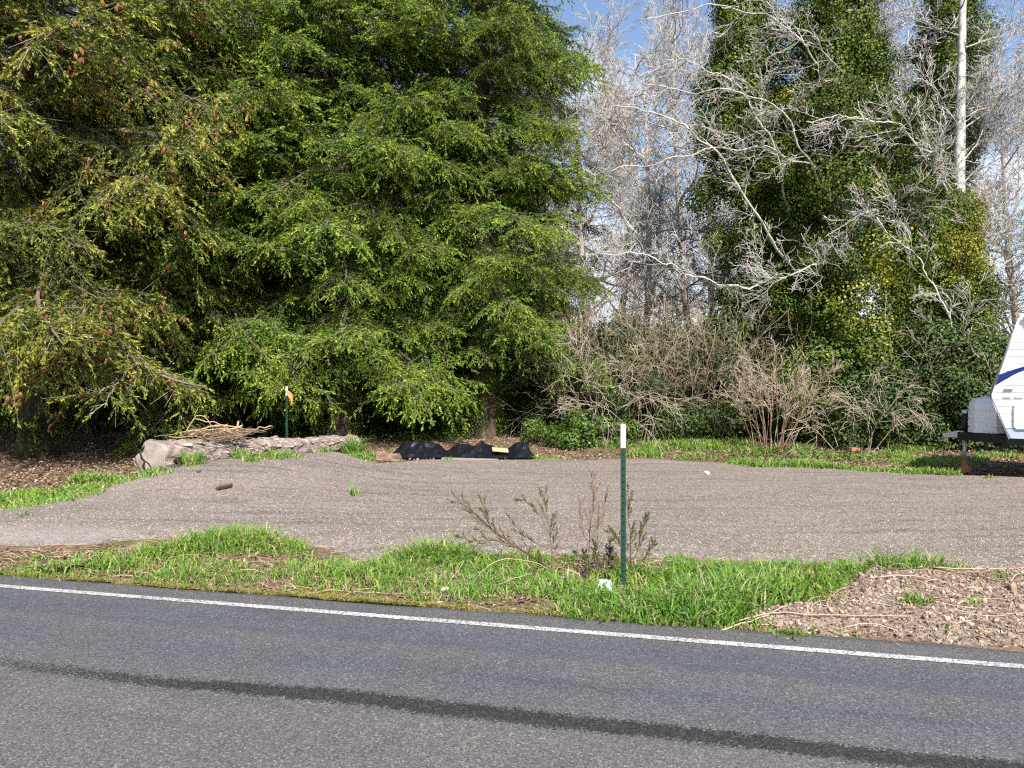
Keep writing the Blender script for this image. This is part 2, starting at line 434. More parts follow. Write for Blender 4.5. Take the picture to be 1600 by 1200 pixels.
# trodden fines: a pale smooth patch near the left end of the verge
bc = b.inputs['Base Color'].links[0].from_socket
at = attr(n, 'tint')
c = mix(n, l, at, bc, mix(n, l, noise(n, l, 40, 3, 0.6, pos(n)), (0.21, 0.19, 0.172), (0.28, 0.26, 0.24)))
l.new(c, b.inputs['Base Color'])
M['gravel'] = m
m, n, l, b = gravelmat('shoulder_fines', [(0.0, (0.08, 0.062, 0.052)), (0.4, (0.175, 0.130, 0.102)), (0.8, (0.255, 0.19, 0.145)), (1.0, (0.36, 0.31, 0.26))], 48, 22)
M['shoulder'] = m
# ground: soil and old litter
m, n, l, b = newmat('soil_and_litter')
p = pos(n)
f = noise(n, l, 1.1, 6, 0.65, p); f2 = noise(n, l, 26, 4, 0.7, p)
r = ramp(n, [(0.3, (0.085, 0.054, 0.036)), (0.5, (0.165, 0.112, 0.074)), (0.7, (0.25, 0.185, 0.13))]); l.new(f2, r.inputs[0])
r2 = ramp(n, [(0.3, (0.05, 0.07, 0.02)), (0.7, (0.13, 0.155, 0.05))]); l.new(f2, r2.inputs[0])
gmask = n.new('ShaderNodeMapRange'); gmask.inputs[1].default_value = 0.5; gmask.inputs[2].default_value = 0.62; l.new(f, gmask.inputs[0])
l.new(mix(n, l, math_(n, l, 'MULTIPLY', gmask.outputs[0], 0.7), r.outputs[0], r2.outputs[0]), b.inputs['Base Color'])
b.inputs['Roughness'].default_value = 0.95; b.inputs['Specular IOR Level'].default_value = 0.1
bump(n, l, b, f2, 0.03, 0.8)
M['soil'] = m

# ------------------------------------------------------------------ ground, road, gravel lot
LOT = np.array([(-7.6, 9.3), (-6.47, 9.75), (-5.9, 11.4), (-5.3, 12.3), (-4.55, 13.0), (-4.0, 13.5), (-3.35, 14.4), (-2.7, 14.3), (-2.2, 15.0), (-1.0, 15.5), (0.3, 15.9),
                (2.7, 16.2), (4.5, 15.5), (6.9, 13.95), (9.0, 13.4), (14.0, 12.2), (26.0, 9.0), (24.0, 2.6), (9.5, 6.1), (4.46, 6.62), (3.93, 6.68), (2.88, 6.85),
                (1.6, 6.95), (0.58, 6.9), (-0.6, 6.95), (-1.44, 6.78), (-2.3, 7.6), (-3.27, 7.8), (-4.0, 7.5), (-5.03, 7.4), (-8.5, 8.1), (-14, 9.4), (-14, 9.9)])
def sdist(poly, x, y):
    x = np.asarray(x, float); y = np.asarray(y, float)
    best = np.full(x.shape, 1e9); inside = np.zeros(x.shape, bool)
    for (x0, y0), (x1, y1) in zip(poly, np.roll(poly, -1, axis=0)):
        ex, ey = x1 - x0, y1 - y0
        t = np.clip(((x - x0) * ex + (y - y0) * ey) / (ex * ex + ey * ey), 0, 1)
        best = np.minimum(best, np.hypot(x - x0 - t * ex, y - y0 - t * ey))
        inside ^= ((y0 > y) != (y1 > y)) & (x < (x1 - x0) * (y - y0) / ((y1 - y0) if y1 != y0 else 1e-9) + x0)
    return np.where(inside, best, -best)
def sstep(a, b, x):
    t = np.clip((x - a) / (b - a), 0, 1); return t * t * (3 - 2 * t)
def ground_z(x, y):
    x = np.asarray(x, float); y = np.asarray(y, float)
    s = S_of(x, y)
    z = -0.035 + 0.07 * (fbm(x * 0.7, y * 0.7, 3) - 0.5) * sstep(5.6, 7.0, s)
    z = z + 0.05 * sstep(5.45, 5.9, s) * sstep(8.4, 7.0, s)                      # the verge stands a hand above the road
    z = z + 0.10 * sstep(16.5, 21, y) + 0.16 * (fbm(x * 0.35 + 9, y * 0.35, 8) - 0.4) * sstep(16, 20, y)
    return z
def lot_z(x, y):
    x = np.asarray(x, float); y = np.asarray(y, float)
    d = sdist(LOT, x, y) + 0.35 * (fbm(x * 1.3, y * 1.3, 21) - 0.5) + 0.10 * (fbm(x * 5, y * 5, 5) - 0.5)
    mound = 0.36 * np.exp(-(((x + 4.3) / 2.0) ** 2 + ((y - 12.0) / 2.0) ** 2)) + 0.22 * np.exp(-(((x + 3.4) / 0.75) ** 2 + ((y - 13.7) / 0.8) ** 2)) \
        + 0.10 * np.exp(-(((x + 1.5) / 2.2) ** 2 + ((y - 14.6) / 1.0) ** 2))
    h = 0.05 + mound + 0.05 * (fbm(x * 0.6, y * 0.9, 31) - 0.5) + 0.02 * (fbm(x * 2.5, y * 4, 37) - 0.5)
    edge = sstep(-0.25, 0.75, d)
    return (ground_z(x, y) - 0.10) + (h + 0.13) * edge, d
def any_z(x, y):
    z, d = lot_z(x, y)
    return np.where(d > -0.2, np.maximum(z, ground_z(x, y)), ground_z(x, y))

def axis_(a, b, step, far):
    k = np.arange(a, b + 1e-6, step)
    out = [v for v in (1, 3, 8, 20, 50, 120, 300, 700) if v < far] + [far]
    return np.concatenate([a - np.array(out[::-1], float), k, b + np.array(out, float)])
def grid(mb, xs, ys, zf, keep=None, tint=None, mi=0):
    X, Y = np.meshgrid(xs, ys)
    Z = zf(X, Y)
    idx = np.arange(X.size).reshape(X.shape)
    fc = np.stack([idx[:-1, :-1], idx[:-1, 1:], idx[1:, 1:], idx[1:, :-1]], -1).reshape(-1, 4)
    if keep is not None:
        k = keep(X, Y).ravel(); fc = fc[k[fc].any(axis=1)]
    mb.add(np.stack([X, Y, Z], -1).reshape(-1, 3), fc, mi, 0.5 if tint is None else tint(X, Y).ravel())
mb = MB()
grid(mb, axis_(-13, 13, 0.16, 1500), axis_(5.0, 27, 0.16, 1500), ground_z)
tag(obj('ground', mb.mesh('ground', M['soil'], True)), kind='structure')
mb = MB()
us = np.arange(-60, 60.01, 0.12); ss = np.array([-3.6, -2, 0, 2, 3.4, 4.4, 5.1, 5.3, 5.39, 5.45])
U, S_ = np.meshgrid(us, ss)
wobb = 0.05 * (fbm(U * 2.2, U * 0 + 3, 11, 4) - 0.5) * 2 + 0.015 * np.sin(U * 0.5)
Sw = np.where(S_ > 5.25, S_ + wobb * np.where(S_ > 5.35, 1, 0.3), S_)
X, Y = RS(U, Sw)
Z = np.where(S_ > 5.42, -0.05, np.where(S_ > 5.35, 0.0, 0.006))
idx = np.arange(X.size).reshape(X.shape)
mb.add(np.stack([X, Y, Z], -1).reshape(-1, 3), np.stack([idx[:-1, :-1], idx[:-1, 1:], idx[1:, 1:], idx[1:, :-1]], -1).reshape(-1, 4))
tag(obj('road', mb.mesh('road', M['asphalt'], True)), kind='structure')
mb = MB()
U, S_ = np.meshgrid(us, np.array([-0.5, 0.5]))
ln = 5.075 + 0.0016 * np.maximum(0, 0.15 * U) ** 1 + S_ * (0.074 + 0.016 * (fbm(U * 6, S_ * 9, 4, 3) - 0.5)) + 0.012 * np.sin(U * 0.23)
X, Y = RS(U, ln)
idx = np.arange(X.size).reshape(X.shape)
mb.add(np.stack([X, Y, X * 0 + 0.010], -1).reshape(-1, 3), np.stack([idx[:-1, :-1], idx[:-1, 1:], idx[1:, 1:], idx[1:, :-1]], -1).reshape(-1, 4))
tag(obj('edge_line', mb.mesh('edge_line', M['paint'])), kind='structure')
mb = MB()
dust = lambda x, y: 0.6 * sstep(0.45, 1.0, np.exp(-(((x + 5.4) / 2.3) ** 2 + ((y - 7.95) / 0.42) ** 2)) * (0.45 + 1.1 * fbm(x * 2, y * 3, 9, 4)) + 0.85 * np.exp(-(((x + 1.55) / 0.8) ** 2 + ((y - 7.0) / 0.28) ** 2)))
grid(mb, np.concatenate([np.arange(-15, -8, 0.3), np.arange(-8, 10, 0.10), np.arange(10, 27, 0.4)]), np.arange(2.4, 17.6, 0.10), lambda x, y: lot_z(x, y)[0], lambda x, y: lot_z(x, y)[1] > -0.3, dust)
lot = tag(obj('gravel_lot', mb.mesh('gravel_lot', M['gravel'], True)), kind='structure')

# rocky shoulder at the right
SHO = np.array([RS(0.0, 5.50), RS(0.75, 6.05), RS(1.05, 6.5), RS(1.35, 7.1), RS(1.7, 7.35), RS(4.0, 7.7), RS(16, 8.2), RS(16, 5.40), RS(0.5, 5.40)])
def sho_z(x, y):
    d = sdist(SHO, x, y) + 0.3 * (fbm(x * 2, y * 2, 41) - 0.5)
    s = S_of(x, y)
    rise = 0.04 + 0.07 * np.exp(-((s - 6.6) / 0.7) ** 2) + 0.07 * (fbm(x * 1.7, y * 1.7, 43) - 0.5) + 0.035 * (fbm(x * 9, y * 9, 44) - 0.5)
    base = np.maximum(ground_z(x, y), lot_z(x, y)[0])
    return np.where(s < 5.75, base + (rise + 0.02) * sstep(-0.2, 0.3, d) * sstep(5.38, 5.75, s) - 0.02, base + (rise + 0.03) * sstep(-0.2, 0.3, d) - 0.03), d
mb = MB()
grid(mb, np.concatenate([np.arange(0.9, 6.5, 0.045), np.arange(6.5, 18, 0.2)]), np.arange(3.2, 7.6, 0.045), lambda x, y: sho_z(x, y)[0], lambda x, y: (sho_z(x, y)[1] > -0.25) & (S_of(x, y) > 5.40))
shoulder = tag(obj('rocky_shoulder', mb.mesh('rocky_shoulder', M['shoulder'], True)), kind='structure')

# ------------------------------------------------------------------ stones
ICO_V = unit(np.array([(a, b * 1.618, 0) for a in (-1, 1) for b in (-1, 1)] + [(0, a, b * 1.618) for a in (-1, 1) for b in (-1, 1)] + [(b * 1.618, 0, a) for a in (-1, 1) for b in (-1, 1)], float))
def _hull():
    f = []; e = np.linalg.norm(ICO_V[0] - ICO_V, axis=1); el = np.sort(e)[1] * 1.05
    for i in range(12):
        for j in range(i + 1, 12):
            for k in range(j + 1, 12):
                if max(np.linalg.norm(ICO_V[i] - ICO_V[j]), np.linalg.norm(ICO_V[j] - ICO_V[k]), np.linalg.norm(ICO_V[i] - ICO_V[k])) < el:
                    nn = np.cross(ICO_V[j] - ICO_V[i], ICO_V[k] - ICO_V[i])
                    f.append((i, j, k) if np.dot(nn, ICO_V[i]) > 0 else (i, k, j))
    return np.array(f)
ICO_F = _hull()
OCT_V = np.array([(1, 0, 0), (-1, 0, 0), (0, 1, 0), (0, -1, 0), (0, 0, 1), (0, 0, -1)], float)
OCT_F = np.array([(0, 2, 4), (2, 1, 4), (1, 3, 4), (3, 0, 4), (2, 0, 5), (1, 2, 5), (3, 1, 5), (0, 3, 5)])
def rotm(rng, n):
    q = unit(rng.normal(size=(n, 4))); w, x, y, z = q.T
    return np.stack([1 - 2 * (y * y + z * z), 2 * (x * y - z * w), 2 * (x * z + y * w), 2 * (x * y + z * w), 1 - 2 * (x * x + z * z), 2 * (y * z - x * w),
                     2 * (x * z - y * w), 2 * (y * z + x * w), 1 - 2 * (x * x + y * y)], -1).reshape(n, 3, 3)
def scatter_stones(mb, rng, pts, size, base_v, base_f, tint, flat=0.65):
    n_ = len(pts)
    j = base_v[None] * (1 + rng.uniform(-0.3, 0.3, (n_, len(base_v), 1)))
    j = j * np.stack([np.ones(n_), rng.uniform(0.6, 1, n_), rng.uniform(flat - 0.2, flat + 0.2, n_)], -1)[:, None, :]
    v = np.einsum('nij,nvj->nvi', rotm(rng, n_), j) * size[:, None, None] + pts[:, None, :]
    f = base_f[None] + (np.arange(n_) * len(base_v))[:, None, None]
    mb.add(v.reshape(-1, 3), f.reshape(-1, base_f.shape[1]), 0, np.repeat(tint, len(base_v)))
rng = np.random.default_rng(5)
# pebbles lying loose on the lot
n_ = 70000
dd = 6.6 * (17.0 / 6.6) ** (rng.random(n_) ** 1.7); ax = rng.uniform(-0.75, 0.85, n_)
x, y = ax * dd, dd
z, d = lot_z(x, y)
k = (d > 0.1) & (rng.random(n_) < 1 - 0.9 * dust(x, y))
x, y, z = x[k], y[k], z[k]
mb = MB()
scatter_stones(mb, rng, np.stack([x, y, z + 0.003], -1), rng.uniform(0.004, 0.0095, len(x)), OCT_V, OCT_F, rng.random(len(x)) ** 0.8)
tag(obj('pea_gravel', mb.mesh('pea_gravel', M['pebble'])), 'loose pea gravel strewn over the grey lot', 'gravel', kind='stuff')
# rubble on the shoulder: the big stones as parts, the small as stuff
n_ = 26000
u = rng.uniform(-0.2, 6, n_); s = rng.uniform(5.42, 7.9, n_); x, y = RS(u, s)
z, d = sho_z(x, y); k = (d > -0.12) & (rng.random(n_) < sstep(-0.12, 0.2, d)); x, y, z = x[k], y[k], z[k]
mb = MB()
scatter_stones(mb, rng, np.stack([x, y, z + 0.004], -1), rng.uniform(0.006, 0.022, len(x)), OCT_V, OCT_F, rng.random(len(x)))
o = obj('rubble', mb.mesh('rubble', M['stones']), shoulder); tag(o, kind='stuff')
st_me = []
for i in range(8):
    mb = MB(); scatter_stones(mb, rng, np.zeros((1, 3)), np.ones(1), ICO_V, ICO_F, rng.random(1) * 0.8 + 0.1); st_me.append(mb.mesh('stone', M['stones']))
c_ = 0
for i in range(900):
    u = rng.uniform(-0.1, 3.0) if i % 5 else rng.uniform(3.0, 6); s = 5.45 + 2.1 * rng.random() ** 1.5; x, y = RS(u, s); z, d = sho_z(x, y)
    if d < 0.02 or c_ >= 260: continue
    c_ += 1
    a = rng.uniform(0.014, 0.034) if rng.random() < 0.88 else rng.uniform(0.034, 0.052)
    obj('stone', st_me[i % 8], shoulder, (x, y, float(z) + a * 0.25), tuple(rng.uniform(0, 6.28, 3)), (a, a * rng.uniform(0.7, 1), a * rng.uniform(0.6, 0.9)))

# ------------------------------------------------------------------ grass
def blades(mb, rng, bx, by, bz, h, w, lean, tint, mi=0):
    n_ = len(bx)
    if n_ == 0: return
    a = rng.uniform(0, 2 * np.pi, n_); la = rng.uniform(0, 2 * np.pi, n_)
    wd = np.stack([np.cos(a), np.sin(a), 0 * a], -1) * (w / 2)[:, None]
    ld = np.stack([np.cos(la), np.sin(la), 0 * a], -1)
    B = np.stack([bx, by, bz], -1)
    up = np.array([0, 0, 1.0])
    p1 = B + up * (h * 0.55)[:, None] + ld * (h * lean * 0.28)[:, None]
    p2 = B + up * (h * (0.95 - 0.30 * lean))[:, None] + ld * (h * lean * 0.85)[:, None]
    V = np.stack([B - wd * 0.8, B + wd * 0.8, p1 - wd, p1 + wd, p2], 1)
    i = (np.arange(n_) * 5)[:, None]
    n0 = mb.n
    mb.add(V.reshape(-1, 3), i + np.array([[0, 1, 3, 2]]), mi, np.repeat(tint, 5))
    mb.Fc.append((n0 + i + np.array([[2, 3, 4]]), mi))
rng = np.random.default_rng(11)
mb = MB()
n_ = 240000
u = rng.uniform(-7, 4.2, n_); s = rng.uniform(5.42, 7.9, n_); x, y = RS(u, s)
dl = lot_z(x, y)[1]; ds = sho_z(x, y)[1]; gz = ground_z(x, y)
dens = fbm(x * 1.1 + 3, y * 1.6, 51); clump = fbm(x * 4, y * 4, 52)
left_thin = sstep(-5.7, -4.6, u)
ok = (dl < 0.12 - 0.3 * rng.random(n_) ** 2 + 0.5 * (clump - 0.5)) & (ds < 0.0 + 0.20 * rng.normal(size=n_)) & (rng.random(n_) < np.clip((dens * 2.8 + clump * 1.9 - 2.2), 0.02, 0.7) * (0.55 + 0.45 * left_thin) * np.where(s < 5.58, 0.3, 1.0))
x, y, gz, u, s, clump, dens = [q[ok] for q in (x, y, gz, u, s, clump, dens)]
h = (0.025 + 0.10 * clump * (0.5 + dens)) * rng.uniform(0.5, 1.2, len(x)) * (0.6 + 0.4 * sstep(5.5, 5.9, s)) * (0.6 + 0.5 * sstep(-5.6, -4.4, u))
dead = rng.random(len(x)) < 0.10 + 0.30 * sstep(0.5, 0.7, fbm(x * 1.7 + 8, y * 2.3, 61))
tint = np.where(dead, rng.uniform(0.9, 1.0, len(x)), np.clip(0.50 + 0.25 * (fbm(x * 1.3, y * 1.3, 62) - 0.5) * 2 + rng.normal(0, 0.13, len(x)), 0, 0.84))
blades(mb, rng, x, y, gz, h, rng.uniform(0.004, 0.008, len(x)), rng.uniform(0.2, 1.2, len(x)) + dead * 0.5, tint)
# taller, broader tufts: (px, py of the base, spread, height, blades)
TUFTS = [(262, 870, .28, .17, 500), (330, 862, .34, .24, 900), (385, 858, .34, .25, 900), (440, 862, .25, .17, 420), (180, 885, .30, .14, 420), (640, 884, .30, .20, 520), (690, 882, .30, .26, 900),
         (740, 890, .28, .19, 500), (800, 905, .40, .16, 500), (600, 900, .3, .16, 420), (500, 893, .4, .14, 420), (880, 925, .35, .16, 500), (950, 950, .40, .17, 900), (1030, 958, .35, .18, 800), (1090, 962, .30, .26, 900),
         (1140, 952, .28, .24, 800), (1200, 940, .30, .22, 700), (1270, 928, .28, .20, 600), (1330, 915, .26, .20, 500), (1390, 905, .20, .24, 420), (1385, 905, .08, .32, 60), (1440, 898, .20, .17, 300), (1100, 905, .4, .16, 500),
         (1000, 912, .4, .17, 500), (1180, 905, .35, .13, 380), (820, 880, .25, .14, 250), (300, 892, .5, .12, 500), (560, 905, .5, .13, 500), (90, 890, .4, .11, 350), (30, 890, .3, .1, 250), (720, 920, .5, .13, 500),
         (1432, 958, .10, .10, 130), (1240, 988, .14, .09, 160), (1205, 905, .12, .20, 40), (1350, 893, .05, .28, 14), (1500, 902, .10, .09, 60), (1145, 925, .3, .2, 400), (1060, 940, .3, .2, 400), (1160, 968, .16, .10, 120), (1190, 972, .10, .08, 60), (1290, 945, .14, .12, 100), (1350, 930, .10, .10, 70), (1420, 910, .10, .10, 70), (1320, 960, .06, .06, 30), (1520, 960, .06, .05, 25), (1570, 925, .08, .06, 40), (1480, 985, .05, .05, 20), (1120, 895, .12, .16, 60), (1060, 893, .12, .16, 60), (1240, 893, .12, .16, 60), (1290, 892, .10, .14, 50), (990, 896, .15, .16, 70), (470, 868, .12, .16, 70), (590, 893, .12, .14, 60), (230, 868, .15, .12, 70), (140, 872, .15, .10, 50), (60, 872, .15, .07, 40)]
def tuft(mb, rng, x0, y0, spread, height, nb, broad=1.0, gnd=any_z, tt=0.55):
    ra = spread * np.sqrt(rng.random(nb)); an = rng.uniform(0, 6.283, nb)
    x = x0 + ra * np.cos(an); y = y0 + ra * np.sin(an) * 0.7
    hh = height * rng.uniform(0.35, 1.6, nb) * (1 - 0.4 * (ra / spread) ** 2)
    nb = int(nb * 0.8); ra, an, x, y, hh = ra[:nb], an[:nb], x[:nb], y[:nb], hh[:nb]
    tint = np.where(rng.random(nb) < 0.15, rng.uniform(0.86, 1.0, nb), np.clip(rng.normal(tt, 0.14, nb), 0.05, 0.85))
    blades(mb, rng, x, y, gnd(x, y), hh, rng.uniform(0.007, 0.015, nb) * broad, rng.uniform(0.25, 1.4, nb), tint)
for px, py, sp_, hh, nb in TUFTS:
    g = G(px, py, 0.02); tuft(mb, rng, g[0], g[1], sp_, hh, nb, 1.0, any_z if px < 1400 else (lambda a, c: np.maximum(any_z(a, c), sho_z(a, c)[0])), 0.5 if px > 900 else 0.58)
tag(obj('verge_grass', mb.mesh('verge_grass', M['grass'])), 'bright green grass along the road edge', 'grass', kind='stuff')
# moss fringe at the asphalt edge
mb = MB()
n_ = 90000
u = rng.uniform(-7, 0.6, n_); s = 5.36 + 0.42 * rng.random(n_) ** 1.3; x, y = RS(u, s)
cl = fbm(u * 2.6, s * 5, 71) ; wd_ = 0.08 + 0.22 * sstep(-1.0, -5, u) * 1.0
ok = (rng.random(n_) < sstep(0.36, 0.72, cl + 0.22 - (s - 5.40) / (wd_ * 2.4))) & (s > 5.37 + 0.1 * (fbm(u * 5, u * 0, 72) - 0.3))
x, y, u, s = x[ok], y[ok], u[ok], s[ok]
z = np.where(s < 5.44, 0.0, ground_z(x, y))
blades(mb, rng, x, y, z, rng.uniform(0.008, 0.035, len(x)), rng.uniform(0.006, 0.012, len(x)), rng.uniform(0.4, 1.4, len(x)), np.clip(rng.normal(0.5, 0.22, len(x)), 0, 1))
tag(obj('moss_fringe', mb.mesh('moss_fringe', M['moss'])), 'yellowish moss fringe along the asphalt edge', 'moss', kind='stuff')
# grass beyond the lot
mb = MB()
FAR = [(60, 790, .9, .10, 900), (110, 772, .9, .13, 1500), (170, 765, .7, .13, 1100), (30, 775, .6, .12, 700), (140, 752, .35, .2, 700), (180, 752, .35, .17, 500), (420, 737, .22, .18, 130), (455, 732, .25, .13, 90), (500, 722, .25, .16, 130), (549, 713, .22, .46, 700), (562, 718, .4, .20, 500),
       (600, 712, .4, .14, 300), (840, 716, .45, .12, 420), (870, 719, .35, .10, 250), (1160, 728, .35, .14, 400), (1200, 730, .5, .17, 900), (1260, 731, .5, .20, 1100), (1305, 734, .35, .17, 600), (1380, 738, .5, .14, 700), (1430, 741, .5, .16, 800), (1475, 744, .3, .13, 400), (1345, 734, .3, .1, 200),
       (1010, 712, .4, .24, 400), (1015, 705, .2, .3, 200), (960, 700, .6, .2, 500), (1060, 702, .7, .25, 900), (1100, 703, .7, .25, 1100), (1140, 700, .7, .22, 900), (1085, 715, .5, .15, 400), (1180, 707, .6, .18, 600), (1230, 705, .6, .2, 600), (1280, 712, .6, .12, 400), (1020, 690, .8, .25, 500), (930, 692, .5, .2, 400), (1330, 715, .7, .12, 500), (1390, 712, .7, .14, 600),
       (1450, 722, .8, .15, 900), (1500, 718, .6, .15, 600), (1560, 712, .6, .14, 400), (1420, 705, .6, .2, 500), (372, 738, .12, .24, 60), (300, 746, .2, .30, 120), (432, 729, .2, .18, 120), (502, 717, .16, .18, 90), (230, 752, .4, .12, 250), (392, 742, .15, .18, 50)]
for px, py, sp_, hh, nb in FAR:
    g = G(px, py, 0.2 if 200 < px < 520 else 0.0); tuft(mb, rng, g[0], g[1], sp_, hh, nb, 1.7, any_z, 0.6)
for px, py, hh, nb in [(555, 775, .16, 40), (43, 812, .1, 20), (700, 722, .1, 30), (330, 770, .03, 6), (1545, 742, .06, 60), (640, 830, .04, 8), (1050, 780, .03, 8)]:
    g = G(px, py, 0.1); tuft(mb, rng, g[0], g[1], 0.08, hh, nb, 1.2)
tag(obj('lot_edge_grass', mb.mesh('lot_edge_grass', M['grass'])), 'grass tufts growing around the far edge of the gravel lot', 'grass', kind='stuff')

# ------------------------------------------------------------------ leaves on the ground
def leaves(mb, rng, pts, nrm, size, tint, mi=0, fold=0.25, long=1.35):
    n_ = len(pts)
    nrm = unit(nrm); t = unit(np.cross(nrm, rng.normal(size=(n_, 3)))); w = np.cross(nrm, t)
    sz = size[:, None]
    V = np.stack([pts, pts + t * sz * 0.45 * long + w * sz * 0.5 + nrm * sz * fold, pts + t * sz * long, pts + t * sz * 0.45 * long - w * sz * 0.5 + nrm * sz * fold], 1)
    i = (np.arange(n_) * 4)[:, None]
    mb.add(V.reshape(-1, 3), np.concatenate([i + np.array([[0, 1, 2]]), i + np.array([[0, 2, 3]])]), mi, np.repeat(tint, 4))
rng = np.random.default_rng(21)
mb = MB()
n_ = 70000
y = rng.uniform(11.5, 23, n_); x = rng.uniform(-0.72, 0.72, n_) * y
d = lot_z(x, y)[1]
ok = (d < -0.02) & (rng.random(n_) < 0.35 + fbm(x * 0.9, y * 0.9, 81))
x, y = x[ok], y[ok]
nr = rng.normal(0, 0.45, (len(x), 3)); nr[:, 2] = 1
leaves(mb, rng, np.stack([x, y, ground_z(x, y) + rng.uniform(0.002, 0.05, len(x))], -1), nr, rng.uniform(0.018, 0.055, len(x)), rng.random(len(x)))
n_ = 16000
u = rng.uniform(-7, 4, n_); s = rng.uniform(5.5, 7.6, n_); x, y = RS(u, s)
ok = (lot_z(x, y)[1] < 0.05); x, y = x[ok], y[ok]
nr = rng.normal(0, 0.5, (len(x), 3)); nr[:, 2] = 1
leaves(mb, rng, np.stack([x, y, any_z(x, y) + 0.006], -1), nr, rng.uniform(0.01, 0.03, len(x)), rng.random(len(x)), long=2.5)
tag(obj('leaf_litter', mb.mesh('leaf_litter', M['litter'])), 'brown fallen leaves and bark bits on the ground', 'leaf litter', kind='stuff')

# ------------------------------------------------------------------ conifer boughs
def bough_mesh(name, seed, L, mats, nb=9, bare=0.16, hang=0.5, white=0.0, nside=6):
    rng = np.random.default_rng(seed); mb = MB()
    t = np.linspace(0, 1, 12)
    s0, s1, s2 = rng.uniform(0.02, 0.14), rng.uniform(-0.42, -0.26), rng.uniform(0.10, 0.22)
    wy = rng.normal(0, 0.03, 2)
    A = np.stack([L * t, L * (wy[0] * np.sin(3 * t) + wy[1] * np.sin(7 * t)), L * (s0 * t + s1 * t ** 2 + s2 * t ** 4)], -1)
    tubes(mb, A[None], (0.012 * L * (1 - t) + 0.005)[None], 5, 1, (0.45 + 0.5 * white))
    up = np.array([0, 0, 1.0])
    axes = [(A, L, bare)]
    TT = unit(np.gradient(A, axis=0))
    for k in range(nside):
        tk = 0.22 + 0.55 * (k + rng.random()) / nside
        p0 = np.array([np.interp(tk, t, A[:, i]) for i in range(3)]); T = unit(np.array([np.interp(tk, t, TT[:, i]) for i in range(3)]))
        S = unit(np.cross(up, T)) * (1 if k % 2 else -1)
        th = rng.uniform(0.45, 0.95); ll = L * rng.uniform(0.28, 0.50) * (1.15 - 0.6 * tk)
        d0 = math.cos(th) * T + math.sin(th) * S + up * rng.normal(0.0, 0.22)
        sg = hang * rng.uniform(0.2, 0.9)
        A2 = p0 + d0 * (t * ll)[:, None] - up * (sg * ll * t ** 2)[:, None] + up * (0.12 * ll * t ** 4)[:, None] + rng.normal(0, 0.012, (12, 3))
        tubes(mb, A2[None], (0.008 * ll * (1 - t) + 0.004)[None], 4, 1, (0.45 + 0.5 * white))
        axes.append((A2, ll, 0.12))
    B_, D_, L_, K_ = [], [], [], []
    sec = []; tw = []
    for A, LA, br in axes:
      TT = unit(np.gradient(A, axis=0))
      nsec = int(LA / 0.115)
      for k in range(nsec):
        tk = br + (0.985 - br) * (k + rng.random()) / nsec
        p0 = np.array([np.interp(tk, t, A[:, i]) for i in range(3)]); T = unit(np.array([np.interp(tk, t, TT[:, i]) for i in range(3)]))
        S = unit(np.cross(up, T)) * (1 if k % 2 else -1)
        th = R(66 - 26 * tk) + rng.normal(0, 0.28)
        d0 = math.cos(th) * T + math.sin(th) * S + up * rng.normal(0.0, 0.24)
        ell = (0.16 * L * (1 - tk) ** 0.6 + 0.12 * LA * (1 - tk) ** 0.7 + 0.03 * L) * rng.uniform(0.4, 1.35) * sstep(br - 0.12, br + 0.2, tk)
        sag = hang * rng.uniform(0.3, 1.5)
        ss_ = np.linspace(0, 1, 5)[:, None]
        pts = p0 + d0 * ss_ * ell - up * (sag * ell * ss_ ** 2)
        sec.append((pts, np.linspace(0.006, 0.0025, 5) * (1 + 0.5 * white), rng.uniform(0.15, 0.6) + 0.3 * white))
        m_ = max(3, int(ell / 0.046))
        sj = np.linspace(0.06, 1.0, m_) + rng.normal(0, 0.03, m_); sj = np.clip(sj, 0.03, 1)[:, None]
        pj = p0 + d0 * sj * ell - up * (sag * ell * sj ** 2)
        T2 = unit(d0 - up * (2 * sag * sj)); S2 = unit(np.cross(np.broadcast_to(up, T2.shape), T2)) * np.where(np.arange(m_) % 2, 1, -1)[:, None]
        dn = rng.uniform(-0.35, 0.75, (m_, 1)) * (0.4 + hang)
        dj = unit(0.75 * T2 + 0.75 * S2 * rng.uniform(0.3, 1.1, (m_, 1)) - up * dn + rng.normal(0, 0.2, (m_, 3)))
        dj[-1] = T2[-1]
        lj = (0.07 + 0.19 * (1 - 0.55 * sj[:, 0]) * min(1, ell / 0.5)) * rng.uniform(0.5, 1.3, m_)
        if white:
            keep = rng.random(m_) > white * 0.5 * (1 - sj[:, 0])
        else: keep = np.ones(m_, bool)
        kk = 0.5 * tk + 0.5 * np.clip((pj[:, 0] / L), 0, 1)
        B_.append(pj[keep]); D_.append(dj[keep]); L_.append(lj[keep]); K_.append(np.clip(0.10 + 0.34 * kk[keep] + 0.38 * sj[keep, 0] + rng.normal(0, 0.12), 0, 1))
        tw += [(np.array([pj[q], pj[q] + dj[q] * lj[q] * (0.95 if keep[q] else 2.2)]), np.array([0.0030, 0.0014]), 0.4 if keep[q] else 0.95) for q in range(m_) if (not keep[q]) or rng.random() < 0.12]
    polys(mb, sec, 3, 1); polys(mb, tw, 3, 1)
    B_ = np.concatenate(B_); D_ = np.concatenate(D_); L_ = np.concatenate(L_); K_ = np.concatenate(K_)
    n_ = len(B_)
    uu = (np.arange(nb)[None] + rng.random((n_, nb))) / nb
    rad = rng.normal(size=(n_, nb, 3)); rad -= (rad * D_[:, None]).sum(-1, keepdims=True) * D_[:, None]; rad = unit(rad)
    dr = unit(0.80 * D_[:, None] + 0.62 * rad)
    base = B_[:, None] + D_[:, None] * (L_[:, None] * uu)[..., None]
